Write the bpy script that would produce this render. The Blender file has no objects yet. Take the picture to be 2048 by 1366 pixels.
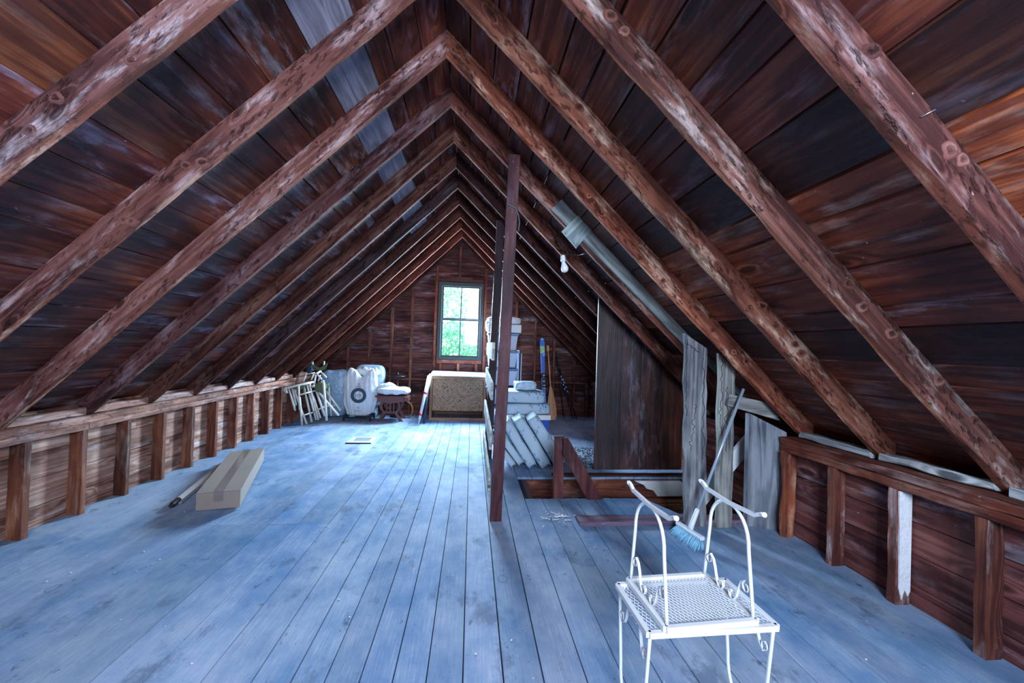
import bpy, math, random
from mathutils import Vector, Matrix, noise

scene = bpy.context.scene
D = bpy.data
COL = scene.collection
V = Vector

# ------------------------------------------------------------------ camera
CF, YAW, PITCH, ROLL, CAMH = 793.6, .1004, .0142, .0322, 1.416
_F = V((math.sin(YAW) * math.cos(PITCH), math.cos(YAW) * math.cos(PITCH), math.sin(PITCH)))
_R0 = V((math.cos(YAW), -math.sin(YAW), 0))
_U0 = _R0.cross(_F)
_R = _R0 * math.cos(ROLL) + _U0 * math.sin(ROLL)
_U = _U0 * math.cos(ROLL) - _R0 * math.sin(ROLL)
cam_data = D.cameras.new('camera')
cam_data.sensor_width = 36
cam_data.lens = CF / 2048 * 36
cam_data.clip_start = .02
cam = D.objects.new('camera', cam_data)
m = Matrix((_R, _U, -_F)).transposed().to_4x4()
m.translation = V((0, 0, CAMH))
cam.matrix_world = m
COL.objects.link(cam)
scene.camera = cam

# ------------------------------------------------------------------ world, light, exposure
world = D.worlds.new('sky')
scene.world = world
world.use_nodes = True
bg = world.node_tree.nodes['Background']
bg.inputs[0].default_value = (.72, .93, 1.0, 1)
bg.inputs[1].default_value = 1.9


def area(name, loc, rot, sx, sy, energy, color, spread=180):
    l = D.lights.new(name, 'AREA')
    l.shape = 'RECTANGLE'
    l.size, l.size_y, l.energy, l.color = sx, sy, energy, color
    l.spread = math.radians(spread)
    o = D.objects.new(name, l)
    o.location, o.rotation_euler = loc, rot
    COL.objects.link(o)
    return o


DAY = (.57, .78, 1.0)
area('daylight_gable_window', (-.245, 8.03, 1.92), (math.radians(-90), 0, 0), .74, 1.36, 350, (.56, .78, 1.0))
area('daylight_rear_window', (.35, -1.95, 2.15), (math.radians(90), 0, 0), 1.3, 1.3, 185, (.68, .78, 1.0))

vs = scene.view_settings
vs.view_transform = 'Standard'
vs.look = 'None'
vs.gamma = 1
vs.use_curve_mapping = False
vs.exposure = 1.1

# ------------------------------------------------------------------ room numbers (metres)
XR, HB, HT, TL, TR = -.2564, 3.5208, 3.7007, .9945, .9553   # ridge, underside / sheathing heights, slopes
Y0, SP = 2.8791, .61                                        # a rafter and the rafter spacing
YF, YB = 8.18, -2.1
XSL, XSR = -2.993, 2.4805                                   # inner faces of the knee wall studs
rnd = random.Random(7)


def under(x): return HB - TL * (XR - x) if x < XR else HB - TR * (x - XR)
def roof(x): return HT - TL * (XR - x) if x < XR else HT - TR * (x - XR)


def at(px, py, Y):
    "the point at distance Y down the attic that the photograph shows at px, py"
    r = _F + _R * ((px - 1024) / CF) - _U * ((py - 683) / CF)
    return V((0, 0, CAMH)) + r * (Y / r.y)


# ------------------------------------------------------------------ materials
def nt_new(name):
    mt = D.materials.new(name)
    mt.use_nodes = True
    nt = mt.node_tree
    b = nt.nodes['Principled BSDF']
    return mt, nt, b


def nd(nt, typ, **kw):
    n = nt.nodes.new(typ)
    for k, v in kw.items():
        setattr(n, k, v)
    return n


def math_(nt, op, a, b=None, clamp=False):
    n = nd(nt, 'ShaderNodeMath', operation=op, use_clamp=clamp)
    for i, x in enumerate((a, b)):
        if x is None: continue
        if isinstance(x, (int, float)): n.inputs[i].default_value = x
        else: nt.links.new(x, n.inputs[i])
    return n.outputs[0]


def mixc(nt, f, a, b, blend='MIX'):
    n = nd(nt, 'ShaderNodeMix', data_type='RGBA', blend_type=blend)
    n.clamp_factor = True
    for s, x in ((n.inputs[0], f), (n.inputs[6], a), (n.inputs[7], b)):
        if isinstance(x, (int, float)): s.default_value = x
        elif isinstance(x, tuple): s.default_value = (*x[:3], 1)
        else: nt.links.new(x, s)
    return n.outputs[2]


def smooth(nt, x, lo, hi):
    n = nd(nt, 'ShaderNodeMapRange', interpolation_type='SMOOTHSTEP')
    nt.links.new(x, n.inputs[0])
    n.inputs[1].default_value, n.inputs[2].default_value = lo, hi
    return n.outputs[0]


def mapped(nt, src, sc, loc=(0, 0, 0)):
    n = nd(nt, 'ShaderNodeMapping')
    nt.links.new(src, n.inputs[0])
    n.inputs['Scale'].default_value = sc
    n.inputs['Location'].default_value = loc
    return n.outputs[0]


def noise_(nt, vec, scale=1, detail=4, rough=.5, dist=0):
    n = nd(nt, 'ShaderNodeTexNoise')
    nt.links.new(vec, n.inputs['Vector'])
    n.inputs['Scale'].default_value = scale
    n.inputs['Detail'].default_value = detail
    n.inputs['Roughness'].default_value = rough
    n.inputs['Distortion'].default_value = dist
    return n.outputs[0]


def bump_(nt, b, h, strength=.4, dist=.01):
    n = nd(nt, 'ShaderNodeBump')
    n.inputs['Strength'].default_value = strength
    n.inputs['Distance'].default_value = dist
    nt.links.new(h, n.inputs['Height'])
    nt.links.new(n.outputs[0], b.inputs['Normal'])


def wood(name, dark, mid, light, pale=(.5, .5, .5), rough=.7, rings=26, ringmix=.4, knot=.75, bump=.5, cell=(1.7, 5.5), knots=.45, spec=.25, saw=0., pit=0., kr=.16):
    mt, nt, b = nt_new(name)
    uv = nd(nt, 'ShaderNodeUVMap', uv_map='UVMap').outputs[0]
    at_ = nd(nt, 'ShaderNodeAttribute', attribute_name='tint')
    vor = nd(nt, 'ShaderNodeTexVoronoi')
    vec = mapped(nt, uv, (*cell, 1))
    nt.links.new(vec, vor.inputs['Vector'])
    vor.inputs['Scale'].default_value = 1
    sep = nd(nt, 'ShaderNodeSeparateColor')
    nt.links.new(vor.outputs['Color'], sep.inputs[0])
    pres = math_(nt, 'GREATER_THAN', sep.outputs[0], 1 - knots)
    kd = math_(nt, 'SUBTRACT', 1.0, smooth(nt, vor.outputs['Distance'], .0, .42))
    kd = math_(nt, 'MULTIPLY', kd, pres)
    core = math_(nt, 'MULTIPLY', math_(nt, 'SUBTRACT', 1.0, smooth(nt, vor.outputs['Distance'], kr * .55, kr)), pres)
    n1 = noise_(nt, mapped(nt, uv, (.42, 6.5, 1)), 1, 2.2, .5)
    n1k = math_(nt, 'ADD', n1, math_(nt, 'MULTIPLY', kd, .35))
    ring = math_(nt, 'SINE', math_(nt, 'MULTIPLY', n1k, rings * 1.7))
    ring = math_(nt, 'ADD', math_(nt, 'MULTIPLY', ring, .5), .5)
    fine = noise_(nt, mapped(nt, uv, (3.5, 110, 1)), 1, 5, .65)
    blot = noise_(nt, mapped(nt, uv, (1.3, 3.0, 1)), 1, 4, .6)
    f = math_(nt, 'ADD', math_(nt, 'MULTIPLY', ring, ringmix * .55), math_(nt, 'MULTIPLY', fine, .5))
    f = math_(nt, 'ADD', f, math_(nt, 'MULTIPLY', math_(nt, 'SUBTRACT', blot, .5), 1.5))
    f = smooth(nt, f, .0, .85)
    c = mixc(nt, smooth(nt, f, .0, .5), dark, mid)
    c = mixc(nt, smooth(nt, f, .5, 1.0), c, light)
    pat = noise_(nt, mapped(nt, uv, (2.2, 7, 1), (31, 7, 3)), 1, 7, .68)
    pm = math_(nt, 'MULTIPLY', smooth(nt, pat, .5, .66), at_.outputs['Alpha'])
    base_p = math_(nt, 'MULTIPLY', smooth(nt, at_.outputs['Alpha'], .75, 1.0), .75)
    pm = math_(nt, 'MAXIMUM', pm, base_p)
    pf = smooth(nt, math_(nt, 'ADD', math_(nt, 'MULTIPLY', fine, .6), math_(nt, 'ADD', math_(nt, 'MULTIPLY', ring, .14), math_(nt, 'MULTIPLY', blot, .4))), .32, .78)
    pc = mixc(nt, pf, tuple(x * .38 for x in pale), tuple(min(1, x * 1.35) for x in pale))
    c = mixc(nt, pm, c, pc)
    c = mixc(nt, math_(nt, 'MULTIPLY', core, knot), c, tuple(x * .35 for x in dark))
    speck = noise_(nt, mapped(nt, uv, (28, 40, 1)), 1, 2)
    c = mixc(nt, math_(nt, 'MULTIPLY', smooth(nt, speck, .74, .79), .5), c, tuple(min(1, x * 1.6) for x in pale))
    if pit:
        pn = noise_(nt, mapped(nt, uv, (17, 30, 1), (3, 1, 0)), 1, 4, .6)
        pn2 = noise_(nt, mapped(nt, uv, (3, 6, 1), (13, 1, 0)), 1, 3, .6)
        pk = math_(nt, 'MULTIPLY', smooth(nt, pn, .52, .66), smooth(nt, pn2, .42, .58))
        c = mixc(nt, math_(nt, 'MULTIPLY', pk, .75), c, tuple(x * .8 for x in dark))
    c = mixc(nt, 1.0, c, at_.outputs['Color'], 'MULTIPLY')
    nt.links.new(c, b.inputs['Base Color'])
    b.inputs['Roughness'].default_value = rough
    b.inputs['Specular IOR Level'].default_value = spec
    h = math_(nt, 'ADD', math_(nt, 'MULTIPLY', fine, .7), math_(nt, 'MULTIPLY', ring, .12))
    h = math_(nt, 'ADD', h, math_(nt, 'MULTIPLY', kd, 1.6))
    h = math_(nt, 'ADD', h, math_(nt, 'MULTIPLY', blot, .8))
    if pit:
        h = math_(nt, 'SUBTRACT', h, math_(nt, 'MULTIPLY', pk, pit))
    if saw:
        w = math_(nt, 'SINE', mapped_x(nt, uv, 420))
        h = math_(nt, 'ADD', h, math_(nt, 'MULTIPLY', w, saw))
    bump_(nt, b, h, bump, .008)
    return mt


def mapped_x(nt, uv, k):
    s = nd(nt, 'ShaderNodeSeparateXYZ')
    nt.links.new(uv, s.inputs[0])
    return math_(nt, 'MULTIPLY', s.outputs[0], k)


def plain(name, col, rough=.6, metal=0, spec=.4, mott=0., bumpy=0., bscale=30, alpha=1, trans=0, emis=0):
    mt, nt, b = nt_new(name)
    tc = nd(nt, 'ShaderNodeTexCoord').outputs['Object']
    if mott:
        n = noise_(nt, tc, 9, 5, .6)
        c = mixc(nt, n, tuple(x * (1 - mott) for x in col), tuple(min(1, x * (1 + mott)) for x in col))
        nt.links.new(c, b.inputs['Base Color'])
    else:
        b.inputs['Base Color'].default_value = (*col, 1)
    if bumpy:
        bump_(nt, b, noise_(nt, tc, bscale, 4, .6), bumpy, .02)
    b.inputs['Roughness'].default_value = rough
    b.inputs['Metallic'].default_value = metal
    b.inputs['Specular IOR Level'].default_value = spec
    b.inputs['Transmission Weight'].default_value = trans
    b.inputs['Alpha'].default_value = alpha
    return mt


M = {}
M['sheath'] = wood('roof_board_wood', (.035, .0085, .006), (.105, .026, .015), (.26, .075, .032), (.38, .36, .40), .5, spec=.4)
M['rafter'] = wood('rafter_wood', (.05, .018, .014), (.145, .058, .042), (.26, .135, .10), (.50, .42, .37), .85, bump=.9, cell=(4.2, 9), knots=.3, spec=.12, pit=1.6, kr=.24)
M['stud'] = wood('stud_wood', (.05, .013, .009), (.14, .042, .022), (.27, .10, .05), (.50, .42, .36), .7, bump=.5)
M['wall'] = wood('wall_board_wood', (.04, .014, .012), (.115, .043, .032), (.22, .09, .062), (.38, .33, .34), .75, spec=.15)
M['knee'] = wood('knee_wall_board_wood', (.11, .045, .032), (.30, .165, .12), (.54, .38, .31), (.62, .54, .52), .75, spec=.15)
M['plate'] = wood('plate_wood', (.09, .035, .025), (.27, .135, .095), (.45, .27, .20), (.52, .45, .45), .75, pit=.8, cell=(4, 8), kr=.2)
M['grey'] = wood('grey_weathered_wood', (.06, .065, .075), (.17, .18, .18), (.30, .31, .30), (.30, .32, .32), .85, bump=.7, rings=26, ringmix=.6, knots=.25, spec=.15)
M['darkplank'] = wood('dark_plank_wood', (.014, .008, .008), (.05, .022, .018), (.11, .045, .03), (.22, .22, .25), .5, knots=.15, spec=.4)
M['post'] = wood('post_wood', (.035, .011, .012), (.085, .028, .026), (.15, .06, .05), (.22, .18, .20), .55, knots=.3)
M['paddle'] = wood('paddle_wood', (.30, .14, .06), (.48, .25, .12), (.60, .36, .2), (.6, .5, .4), .4, knots=0, bump=.1)
M['mahog'] = wood('table_wood', (.05, .014, .014), (.12, .035, .032), (.19, .07, .06), (.3, .2, .2), .4, knots=0, bump=.1, spec=.5)
M['pine'] = wood('crate_pine', (.20, .09, .045), (.36, .18, .09), (.5, .3, .17), (.5, .4, .35), .6, knots=.1, bump=.2)
M['white'] = plain('white_enamel', (.66, .70, .72), .35, spec=.5, mott=.06)
M['pole'] = plain('white_pole_paint', (.55, .58, .56), .5, mott=.1)
M['fold'] = plain('chair_frame_paint', (.62, .62, .57), .5, mott=.12)
M['black'] = plain('black_rubber', (.012, .014, .018), .5)
M['blackmetal'] = plain('black_metal', (.02, .022, .026), .35, .6)
M['steel'] = plain('steel', (.5, .55, .6), .3, .8)
M['bulb'] = plain('frosted_glass', (.78, .85, .86), .25, spec=.6)
M['porcelain'] = plain('porcelain', (.70, .76, .76), .3)
M['red'] = plain('red_tape', (.62, .03, .045), .5)
M['olive'] = plain('olive_canvas', (.085, .115, .06), .85, bumpy=.5, bscale=60, mott=.25)
M['navy'] = plain('navy_canvas', (.02, .05, .10), .85)
M['bagwhite'] = plain('white_plastic_film', (.58, .64, .68), .32, spec=.6, bumpy=.9, bscale=16)
M['bagblue'] = plain('blue_plastic_film', (.25, .42, .58), .22, spec=.8, bumpy=1.0, bscale=14, mott=.25)
M['clear'] = plain('cloudy_plastic_film', (.33, .48, .62), .2, spec=.8, bumpy=1.0, bscale=22, mott=.3)
M['print'] = plain('dark_ink', (.02, .045, .075), .5)
M['teal'] = plain('teal_ink', (.03, .28, .38), .5)
M['tote'] = plain('cloudy_tote_plastic', (.42, .47, .55), .35, mott=.12)
M['totelid'] = plain('blue_tote_plastic', (.05, .13, .25), .35)
M['totewhite'] = plain('white_lid_plastic', (.62, .66, .66), .5, mott=.1)
M['blue'] = plain('blue_tub_plastic', (.015, .07, .42), .35)
M['skiblue'] = plain('ski_blue', (.02, .12, .55), .25, spec=.7)
M['skilight'] = plain('ski_light_blue', (.20, .50, .80), .25, spec=.7)
M['skigreen'] = plain('ski_lime', (.30, .52, .16), .3)
M['skiwhite'] = plain('ski_white', (.75, .82, .85), .3)
M['paper'] = plain('white_sheet', (.60, .64, .66), .6, spec=.2)
M['plaster'] = plain('plaster', (.62, .66, .68), .9, mott=.15, bumpy=.5)
M['dirt'] = plain('dry_debris', (.035, .025, .022), .9)
M['sash'] = plain('window_paint', (.006, .015, .018), .45, mott=.3)
M['line'] = plain('painted_line', (.45, .52, .55), .5)
M['tape'] = plain('packing_tape', (.19, .165, .15), .18, spec=.8)
M['cord'] = plain('black_cord', (.015, .015, .018), .6)
M['string'] = plain('green_string', (.08, .12, .12), .9)
M['vent'] = plain('grille_paint', (.45, .52, .60), .5)
M['bristle'] = plain('blue_bristle', (.34, .72, .92), .6)
M['broom'] = plain('broom_plastic', (.62, .70, .76), .4)
M['handle'] = plain('broom_handle', (.34, .44, .52), .25, .3)
M['leaf'] = plain('leaf', (.22, .50, .33), .6)
M['leaf2'] = plain('leaf_pale', (.50, .62, .55), .6)
M['bark'] = plain('bark', (.08, .06, .05), .9)
M['void'] = plain('dark_earth', (.02, .018, .016), .95)


def cardboard():
    mt, nt, b = nt_new('cardboard')
    tc = nd(nt, 'ShaderNodeTexCoord').outputs['Object']
    n = noise_(nt, mapped(nt, tc, (4, 4, 4)), 1, 5)
    c = mixc(nt, n, (.20, .165, .14), (.29, .24, .205))
    nt.links.new(c, b.inputs['Base Color'])
    b.inputs['Roughness'].default_value = .75
    return mt


def osb():
    mt, nt, b = nt_new('chipboard')
    tc = nd(nt, 'ShaderNodeTexCoord').outputs['Object']
    v = nd(nt, 'ShaderNodeTexVoronoi')
    nt.links.new(mapped(nt, tc, (60, 60, 60)), v.inputs['Vector'])
    v.inputs['Scale'].default_value = 1
    s = nd(nt, 'ShaderNodeSeparateColor')
    nt.links.new(v.outputs['Color'], s.inputs[0])
    c = mixc(nt, s.outputs[0], (.17, .10, .055), (.36, .235, .14))
    c = mixc(nt, math_(nt, 'GREATER_THAN', s.outputs[1], .95), c, (.05, .03, .02))
    nt.links.new(c, b.inputs['Base Color'])
    b.inputs['Roughness'].default_value = .8
    return mt


def floral():
    mt, nt, b = nt_new('blue_floral_fabric')
    tc = nd(nt, 'ShaderNodeTexCoord').outputs['Object']
    big = noise_(nt, mapped(nt, tc, (6, 6, 6)), 1, 3)
    sm = noise_(nt, mapped(nt, tc, (45, 45, 45)), 1, 3)
    k = math_(nt, 'MULTIPLY', smooth(nt, big, .5, .58), smooth(nt, sm, .47, .53))
    gr = noise_(nt, mapped(nt, tc, (3, 3, 3)), 1, 4)
    base = mixc(nt, gr, (.27, .41, .52), (.48, .61, .70))
    c = mixc(nt, math_(nt, 'MULTIPLY', k, .85), base, (.06, .19, .36))
    nt.links.new(c, b.inputs['Base Color'])
    b.inputs['Roughness'].default_value = .8
    bump_(nt, b, gr, .4, .03)
    return mt


def floor_mat():
    mt, nt, b = nt_new('painted_floor_boards')
    tc = nd(nt, 'ShaderNodeTexCoord').outputs['Object']
    uv = nd(nt, 'ShaderNodeUVMap', uv_map='UVMap').outputs[0]
    at_ = nd(nt, 'ShaderNodeAttribute', attribute_name='tint')
    big = noise_(nt, mapped(nt, tc, (.8, .45, 1)), 1, 5, .6)
    med = noise_(nt, mapped(nt, tc, (5, 3.2, 1)), 1, 7, .65)
    fine = noise_(nt, mapped(nt, uv, (5, 130, 1)), 1, 4, .6)
    spk = noise_(nt, mapped(nt, tc, (60, 60, 1)), 1, 3, .6)
    w = math_(nt, 'ADD', math_(nt, 'MULTIPLY', big, .9), math_(nt, 'MULTIPLY', med, .6))
    w = math_(nt, 'ADD', w, math_(nt, 'MULTIPLY', fine, .28))
    c = mixc(nt, smooth(nt, w, .62, 1.15), (.075, .175, .33), (.31, .385, .49))
    # worn paint: broken grain lines
    worn = math_(nt, 'MULTIPLY', smooth(nt, fine, .55, .66), smooth(nt, med, .44, .6))
    c = mixc(nt, math_(nt, 'MULTIPLY', worn, .3), c, (.44, .47, .52))
    # scuffs and stains with their own outlines
    st = noise_(nt, mapped(nt, tc, (2.6, 1.6, 1), (9, 4, 0)), 1, 8, .72)
    c = mixc(nt, math_(nt, 'MULTIPLY', smooth(nt, st, .545, .66), .6), c, (.055, .085, .14))
    st2 = noise_(nt, mapped(nt, tc, (9, 5, 1), (3, 14, 0)), 1, 6, .7)
    c = mixc(nt, math_(nt, 'MULTIPLY', smooth(nt, st2, .61, .69), .7), c, (.04, .055, .085))
    # knots as faint dark rings
    vor = nd(nt, 'ShaderNodeTexVoronoi')
    nt.links.new(mapped(nt, tc, (3.2, 2.4, 1)), vor.inputs['Vector'])
    vor.inputs['Scale'].default_value = 1
    ringd = math_(nt, 'ABSOLUTE', math_(nt, 'SUBTRACT', vor.outputs['Distance'], .095))
    ringm = math_(nt, 'SUBTRACT', 1.0, smooth(nt, ringd, .004, .018))
    sep = nd(nt, 'ShaderNodeSeparateColor')
    nt.links.new(vor.outputs['Color'], sep.inputs[0])
    ringm = math_(nt, 'MULTIPLY', ringm, math_(nt, 'GREATER_THAN', sep.outputs[0], .6))
    c = mixc(nt, math_(nt, 'MULTIPLY', ringm, .45), c, (.06, .10, .17))
    c = mixc(nt, math_(nt, 'MULTIPLY', smooth(nt, spk, .66, .73), .7), c, (.05, .07, .10))
    c = mixc(nt, 1.0, c, at_.outputs['Color'], 'MULTIPLY')
    nt.links.new(c, b.inputs['Base Color'])
    b.inputs['Roughness'].default_value = .8
    b.inputs['Specular IOR Level'].default_value = .12
    h = math_(nt, 'ADD', math_(nt, 'MULTIPLY', fine, .6), med)
    bump_(nt, b, h, .25, .008)
    return mt


def glass_mat():
    mt, nt, b = nt_new('window_glass')
    nt.nodes.remove(b)
    out = nt.nodes['Material Output']
    t = nd(nt, 'ShaderNodeBsdfTransparent')
    t.inputs[0].default_value = (.93, .98, .97, 1)
    g = nd(nt, 'ShaderNodeBsdfGlossy')
    g.inputs['Roughness'].default_value = .05
    fr = nd(nt, 'ShaderNodeFresnel')
    mx = nd(nt, 'ShaderNodeMixShader')
    nt.links.new(fr.outputs[0], mx.inputs[0])
    nt.links.new(t.outputs[0], mx.inputs[1])
    nt.links.new(g.outputs[0], mx.inputs[2])
    nt.links.new(mx.outputs[0], out.inputs[0])
    return mt


M['card'], M['osb'], M['floral'], M['floor'], M['glass'] = cardboard(), osb(), floral(), floor_mat(), glass_mat()


# ------------------------------------------------------------------ mesh collector
class MB:
    def __init__(self):
        self.v, self.f, self.uv, self.t, self.m, self.s = [], [], [], [], [], []

    def face(self, idx, uvs, tint=(1, 1, 1, 0), mat=0, smooth=False):
        self.f.append(idx); self.uv.append(uvs); self.t.append(tint); self.m.append(mat); self.s.append(smooth)

    def hexa(self, P, tint=(1, 1, 1, 0), mat=0, axis=None, off=None):
        "eight corners, P[0:4] one end and P[4:8] the other; grain runs from end to end"
        n = len(self.v)
        P = [V(p) for p in P]
        self.v += P
        o = off if off is not None else (rnd.uniform(0, 90), rnd.uniform(0, 90))
        L = ((P[4] + P[5] + P[6] + P[7]) - (P[0] + P[1] + P[2] + P[3])).length / 4
        w = 0
        for i in range(4):
            j = (i + 1) % 4
            d = (P[j] - P[i]).length
            self.face([n + i, n + j, n + 4 + j, n + 4 + i], [(o[0], o[1] + w), (o[0], o[1] + w + d), (o[0] + L, o[1] + w + d), (o[0] + L, o[1] + w)], tint, mat)
            w += d + .01
        for q in ((3, 2, 1, 0), (4, 5, 6, 7)):
            a = (P[q[1]] - P[q[0]]).length; b = (P[q[2]] - P[q[1]]).length
            self.face([n + i for i in q], [(o[0], o[1]), (o[0], o[1] + a), (o[0] + b * .3, o[1] + a), (o[0] + b * .3, o[1])], tint, mat)

    def box(self, x0, x1, y0, y1, z0, z1, grain='x', tint=(1, 1, 1, 0), mat=0):
        c = {}
        if grain == 'x':
            P = [(x0, y0, z0), (x0, y0, z1), (x0, y1, z1), (x0, y1, z0), (x1, y0, z0), (x1, y0, z1), (x1, y1, z1), (x1, y1, z0)]
        elif grain == 'y':
            P = [(x0, y0, z0), (x1, y0, z0), (x1, y0, z1), (x0, y0, z1), (x0, y1, z0), (x1, y1, z0), (x1, y1, z1), (x0, y1, z1)]
        else:
            P = [(x0, y0, z0), (x0, y1, z0), (x1, y1, z0), (x1, y0, z0), (x0, y0, z1), (x0, y1, z1), (x1, y1, z1), (x1, y0, z1)]
        self.hexa(P, tint, mat)

    def beam(self, a, b, w, h, side=None, seg=1, jit=0., ch=0., tint=(1, 1, 1, 0), mat=0, wob=0., smooth=False):
        "bar from a to b, w along `side`, h across; jittered, with chamfered edges"
        a, b = V(a), V(b)
        d = (b - a); L = d.length; d.normalize()
        s = V(side) if side is not None else (V((0, 0, 1)).cross(d) if abs(d.z) < .9 else V((1, 0, 0)))
        s = (s - d * s.dot(d)).normalized()
        u = d.cross(s)
        n0 = len(self.v)
        o = (rnd.uniform(0, 90), rnd.uniform(0, 90))
        sd = rnd.uniform(0, 99)
        prof = [(-1, -1), (1, -1), (1, 1), (-1, 1)]
        N = 8 if ch else 4
        per = [0]
        for i in range(seg + 1):
            t = i / seg
            p = a + d * (L * t)
            if wob:
                p += s * (wob * noise.noise(V((t * L * 1.5, sd, 0)))) + u * (wob * noise.noise(V((t * L * 1.5, sd, 9))))
            ring = []
            for k, (x, y) in enumerate(prof):
                j1 = jit * noise.noise(V((t * L * 7, k * 3.1, sd))); j2 = jit * noise.noise(V((t * L * 7, k * 3.1, sd + 5)))
                X, Y = x * w / 2 + j1, y * h / 2 + j2
                if ch:
                    c = ch * (.6 + 1.6 * max(0, noise.noise(V((t * L * 4, k * 7.7, sd + 9)))))
                    # order: along the polygon
                    pv = prof[k - 1]; nx = prof[(k + 1) % 4]
                    for q in (pv, nx):
                        dx, dy = (q[0] - x) / 2, (q[1] - y) / 2
                        ring.append((X + dx * c, Y + dy * c))
                else:
                    ring.append((X, Y))
            for X, Y in ring:
                self.v.append(p + s * X + u * Y)
        acc = [0]
        ringv = self.v[n0:n0 + N]
        for k in range(N): acc.append(acc[-1] + (ringv[(k + 1) % N] - ringv[k]).length)
        for i in range(seg):
            for k in range(N):
                j = (k + 1) % N
                A = n0 + i * N
                u0, u1 = o[0] + L * i / seg, o[0] + L * (i + 1) / seg
                self.face([A + k, A + j, A + N + j, A + N + k], [(u0, o[1] + acc[k]), (u0, o[1] + acc[k + 1]), (u1, o[1] + acc[k + 1]), (u1, o[1] + acc[k])], tint, mat, smooth)
        e = n0 + seg * N
        self.face([n0 + k for k in reversed(range(N))], [(o[0] + ringv[k].dot(s) * .3, o[1] + ringv[k].dot(u)) for k in reversed(range(N))], tint, mat)
        self.face([e + k for k in range(N)], [(o[0] + ringv[k].dot(s) * .3, o[1] + ringv[k].dot(u)) for k in range(N)], tint, mat)

    def tube(self, pts, r, n=8, tint=(1, 1, 1, 0), mat=0, flat=None, smooth=True):
        "swept tube through pts; r a number or a list; flat=(w, h, side) makes a rectangular strip"
        pts = [V(p) for p in pts]
        n0 = len(self.v)
        rs = r if isinstance(r, (list, tuple)) else [r] * len(pts)
        prev = None
        for i, p in enumerate(pts):
            d = (pts[min(i + 1, len(pts) - 1)] - pts[max(i - 1, 0)]).normalized()
            if flat:
                s = V(flat[2]); s = (s - d * s.dot(d)).normalized(); u = d.cross(s)
            else:
                if prev is None:
                    s = d.orthogonal().normalized()
                else:
                    s = (prev - d * prev.dot(d)).normalized()
                prev = s; u = d.cross(s)
            if flat:
                for x, y in ((-1, -1), (1, -1), (1, 1), (-1, 1)):
                    self.v.append(p + s * (x * flat[0] / 2) + u * (y * flat[1] / 2))
            else:
                for k in range(n):
                    a = 2 * math.pi * k / n
                    self.v.append(p + (s * math.cos(a) + u * math.sin(a)) * rs[i])
        N = 4 if flat else n
        sm = smooth and not flat
        for i in range(len(pts) - 1):
            for k in range(N):
                j = (k + 1) % N; A = n0 + i * N
                self.face([A + k, A + j, A + N + j, A + N + k], [(i * .05, k * .01), (i * .05, k * .01 + .01), (i * .05 + .05, k * .01 + .01), (i * .05 + .05, k * .01)], tint, mat, sm)
        e = n0 + (len(pts) - 1) * N
        self.face([n0 + k for k in reversed(range(N))], [(0, 0)] * N, tint, mat)
        self.face([e + k for k in range(N)], [(0, 0)] * N, tint, mat)

    def lathe(self, prof, c=(0, 0, 0), n=20, tint=(1, 1, 1, 0), mat=0, smooth=True, ax=None):
        "prof: (radius, height) pairs turned about the vertical through c"
        c = V(c); n0 = len(self.v)
        R = ax if ax is not None else Matrix.Identity(3)
        for r, z in prof:
            for k in range(n):
                a = 2 * math.pi * k / n
                self.v.append(c + R @ V((max(r, 1e-4) * math.cos(a), max(r, 1e-4) * math.sin(a), z)))
        for i in range(len(prof) - 1):
            for k in range(n):
                j = (k + 1) % n; A = n0 + i * n
                self.face([A + k, A + j, A + n + j, A + n + k], [(0, 0)] * 4, tint, mat, smooth)
        self.face([n0 + k for k in reversed(range(n))], [(0, 0)] * n, tint, mat)
        e = n0 + (len(prof) - 1) * n
        self.face([e + k for k in range(n)], [(0, 0)] * n, tint, mat)

    def blob(self, c, rad, rot=None, e=.5, amp=.02, fr=6, nu=40, nv=24, seed=0, mat=0, fold=0., tint=(1, 1, 1, 0)):
        "rounded lump: superellipsoid with cloth-like noise"
        c = V(c); R = rot or Matrix.Identity(3); n0 = len(self.v)
        sg = lambda x, p: math.copysign(abs(x) ** p, x)
        for i in range(nv + 1):
            ph = -math.pi / 2 + math.pi * i / nv
            for j in range(nu):
                th = 2 * math.pi * j / nu
                d = V((sg(math.cos(ph), e) * sg(math.cos(th), e), sg(math.cos(ph), e) * sg(math.sin(th), e), sg(math.sin(ph), e)))
                p = V((d.x * rad[0], d.y * rad[1], d.z * rad[2]))
                q = p * fr + V((seed * 7.3, seed, 0))
                k = noise.noise(q) + .5 * noise.noise(q * 2.3)
                if fold: k += fold * abs(noise.noise(V((q.x * 1.4 + q.y, q.z * .35, seed))))
                dn = d.normalized() if d.length else V((0, 0, 1))
                self.v.append(c + R @ (p + dn * (amp * k)))
        for i in range(nv):
            for j in range(nu):
                k = (j + 1) % nu; A = n0 + i * nu
                self.face([A + j, A + k, A + nu + k, A + nu + j], [(i * .03, j * .03), (i * .03, j * .03 + .03), (i * .03 + .03, j * .03 + .03), (i * .03 + .03, j * .03)], tint, mat, True)

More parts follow.
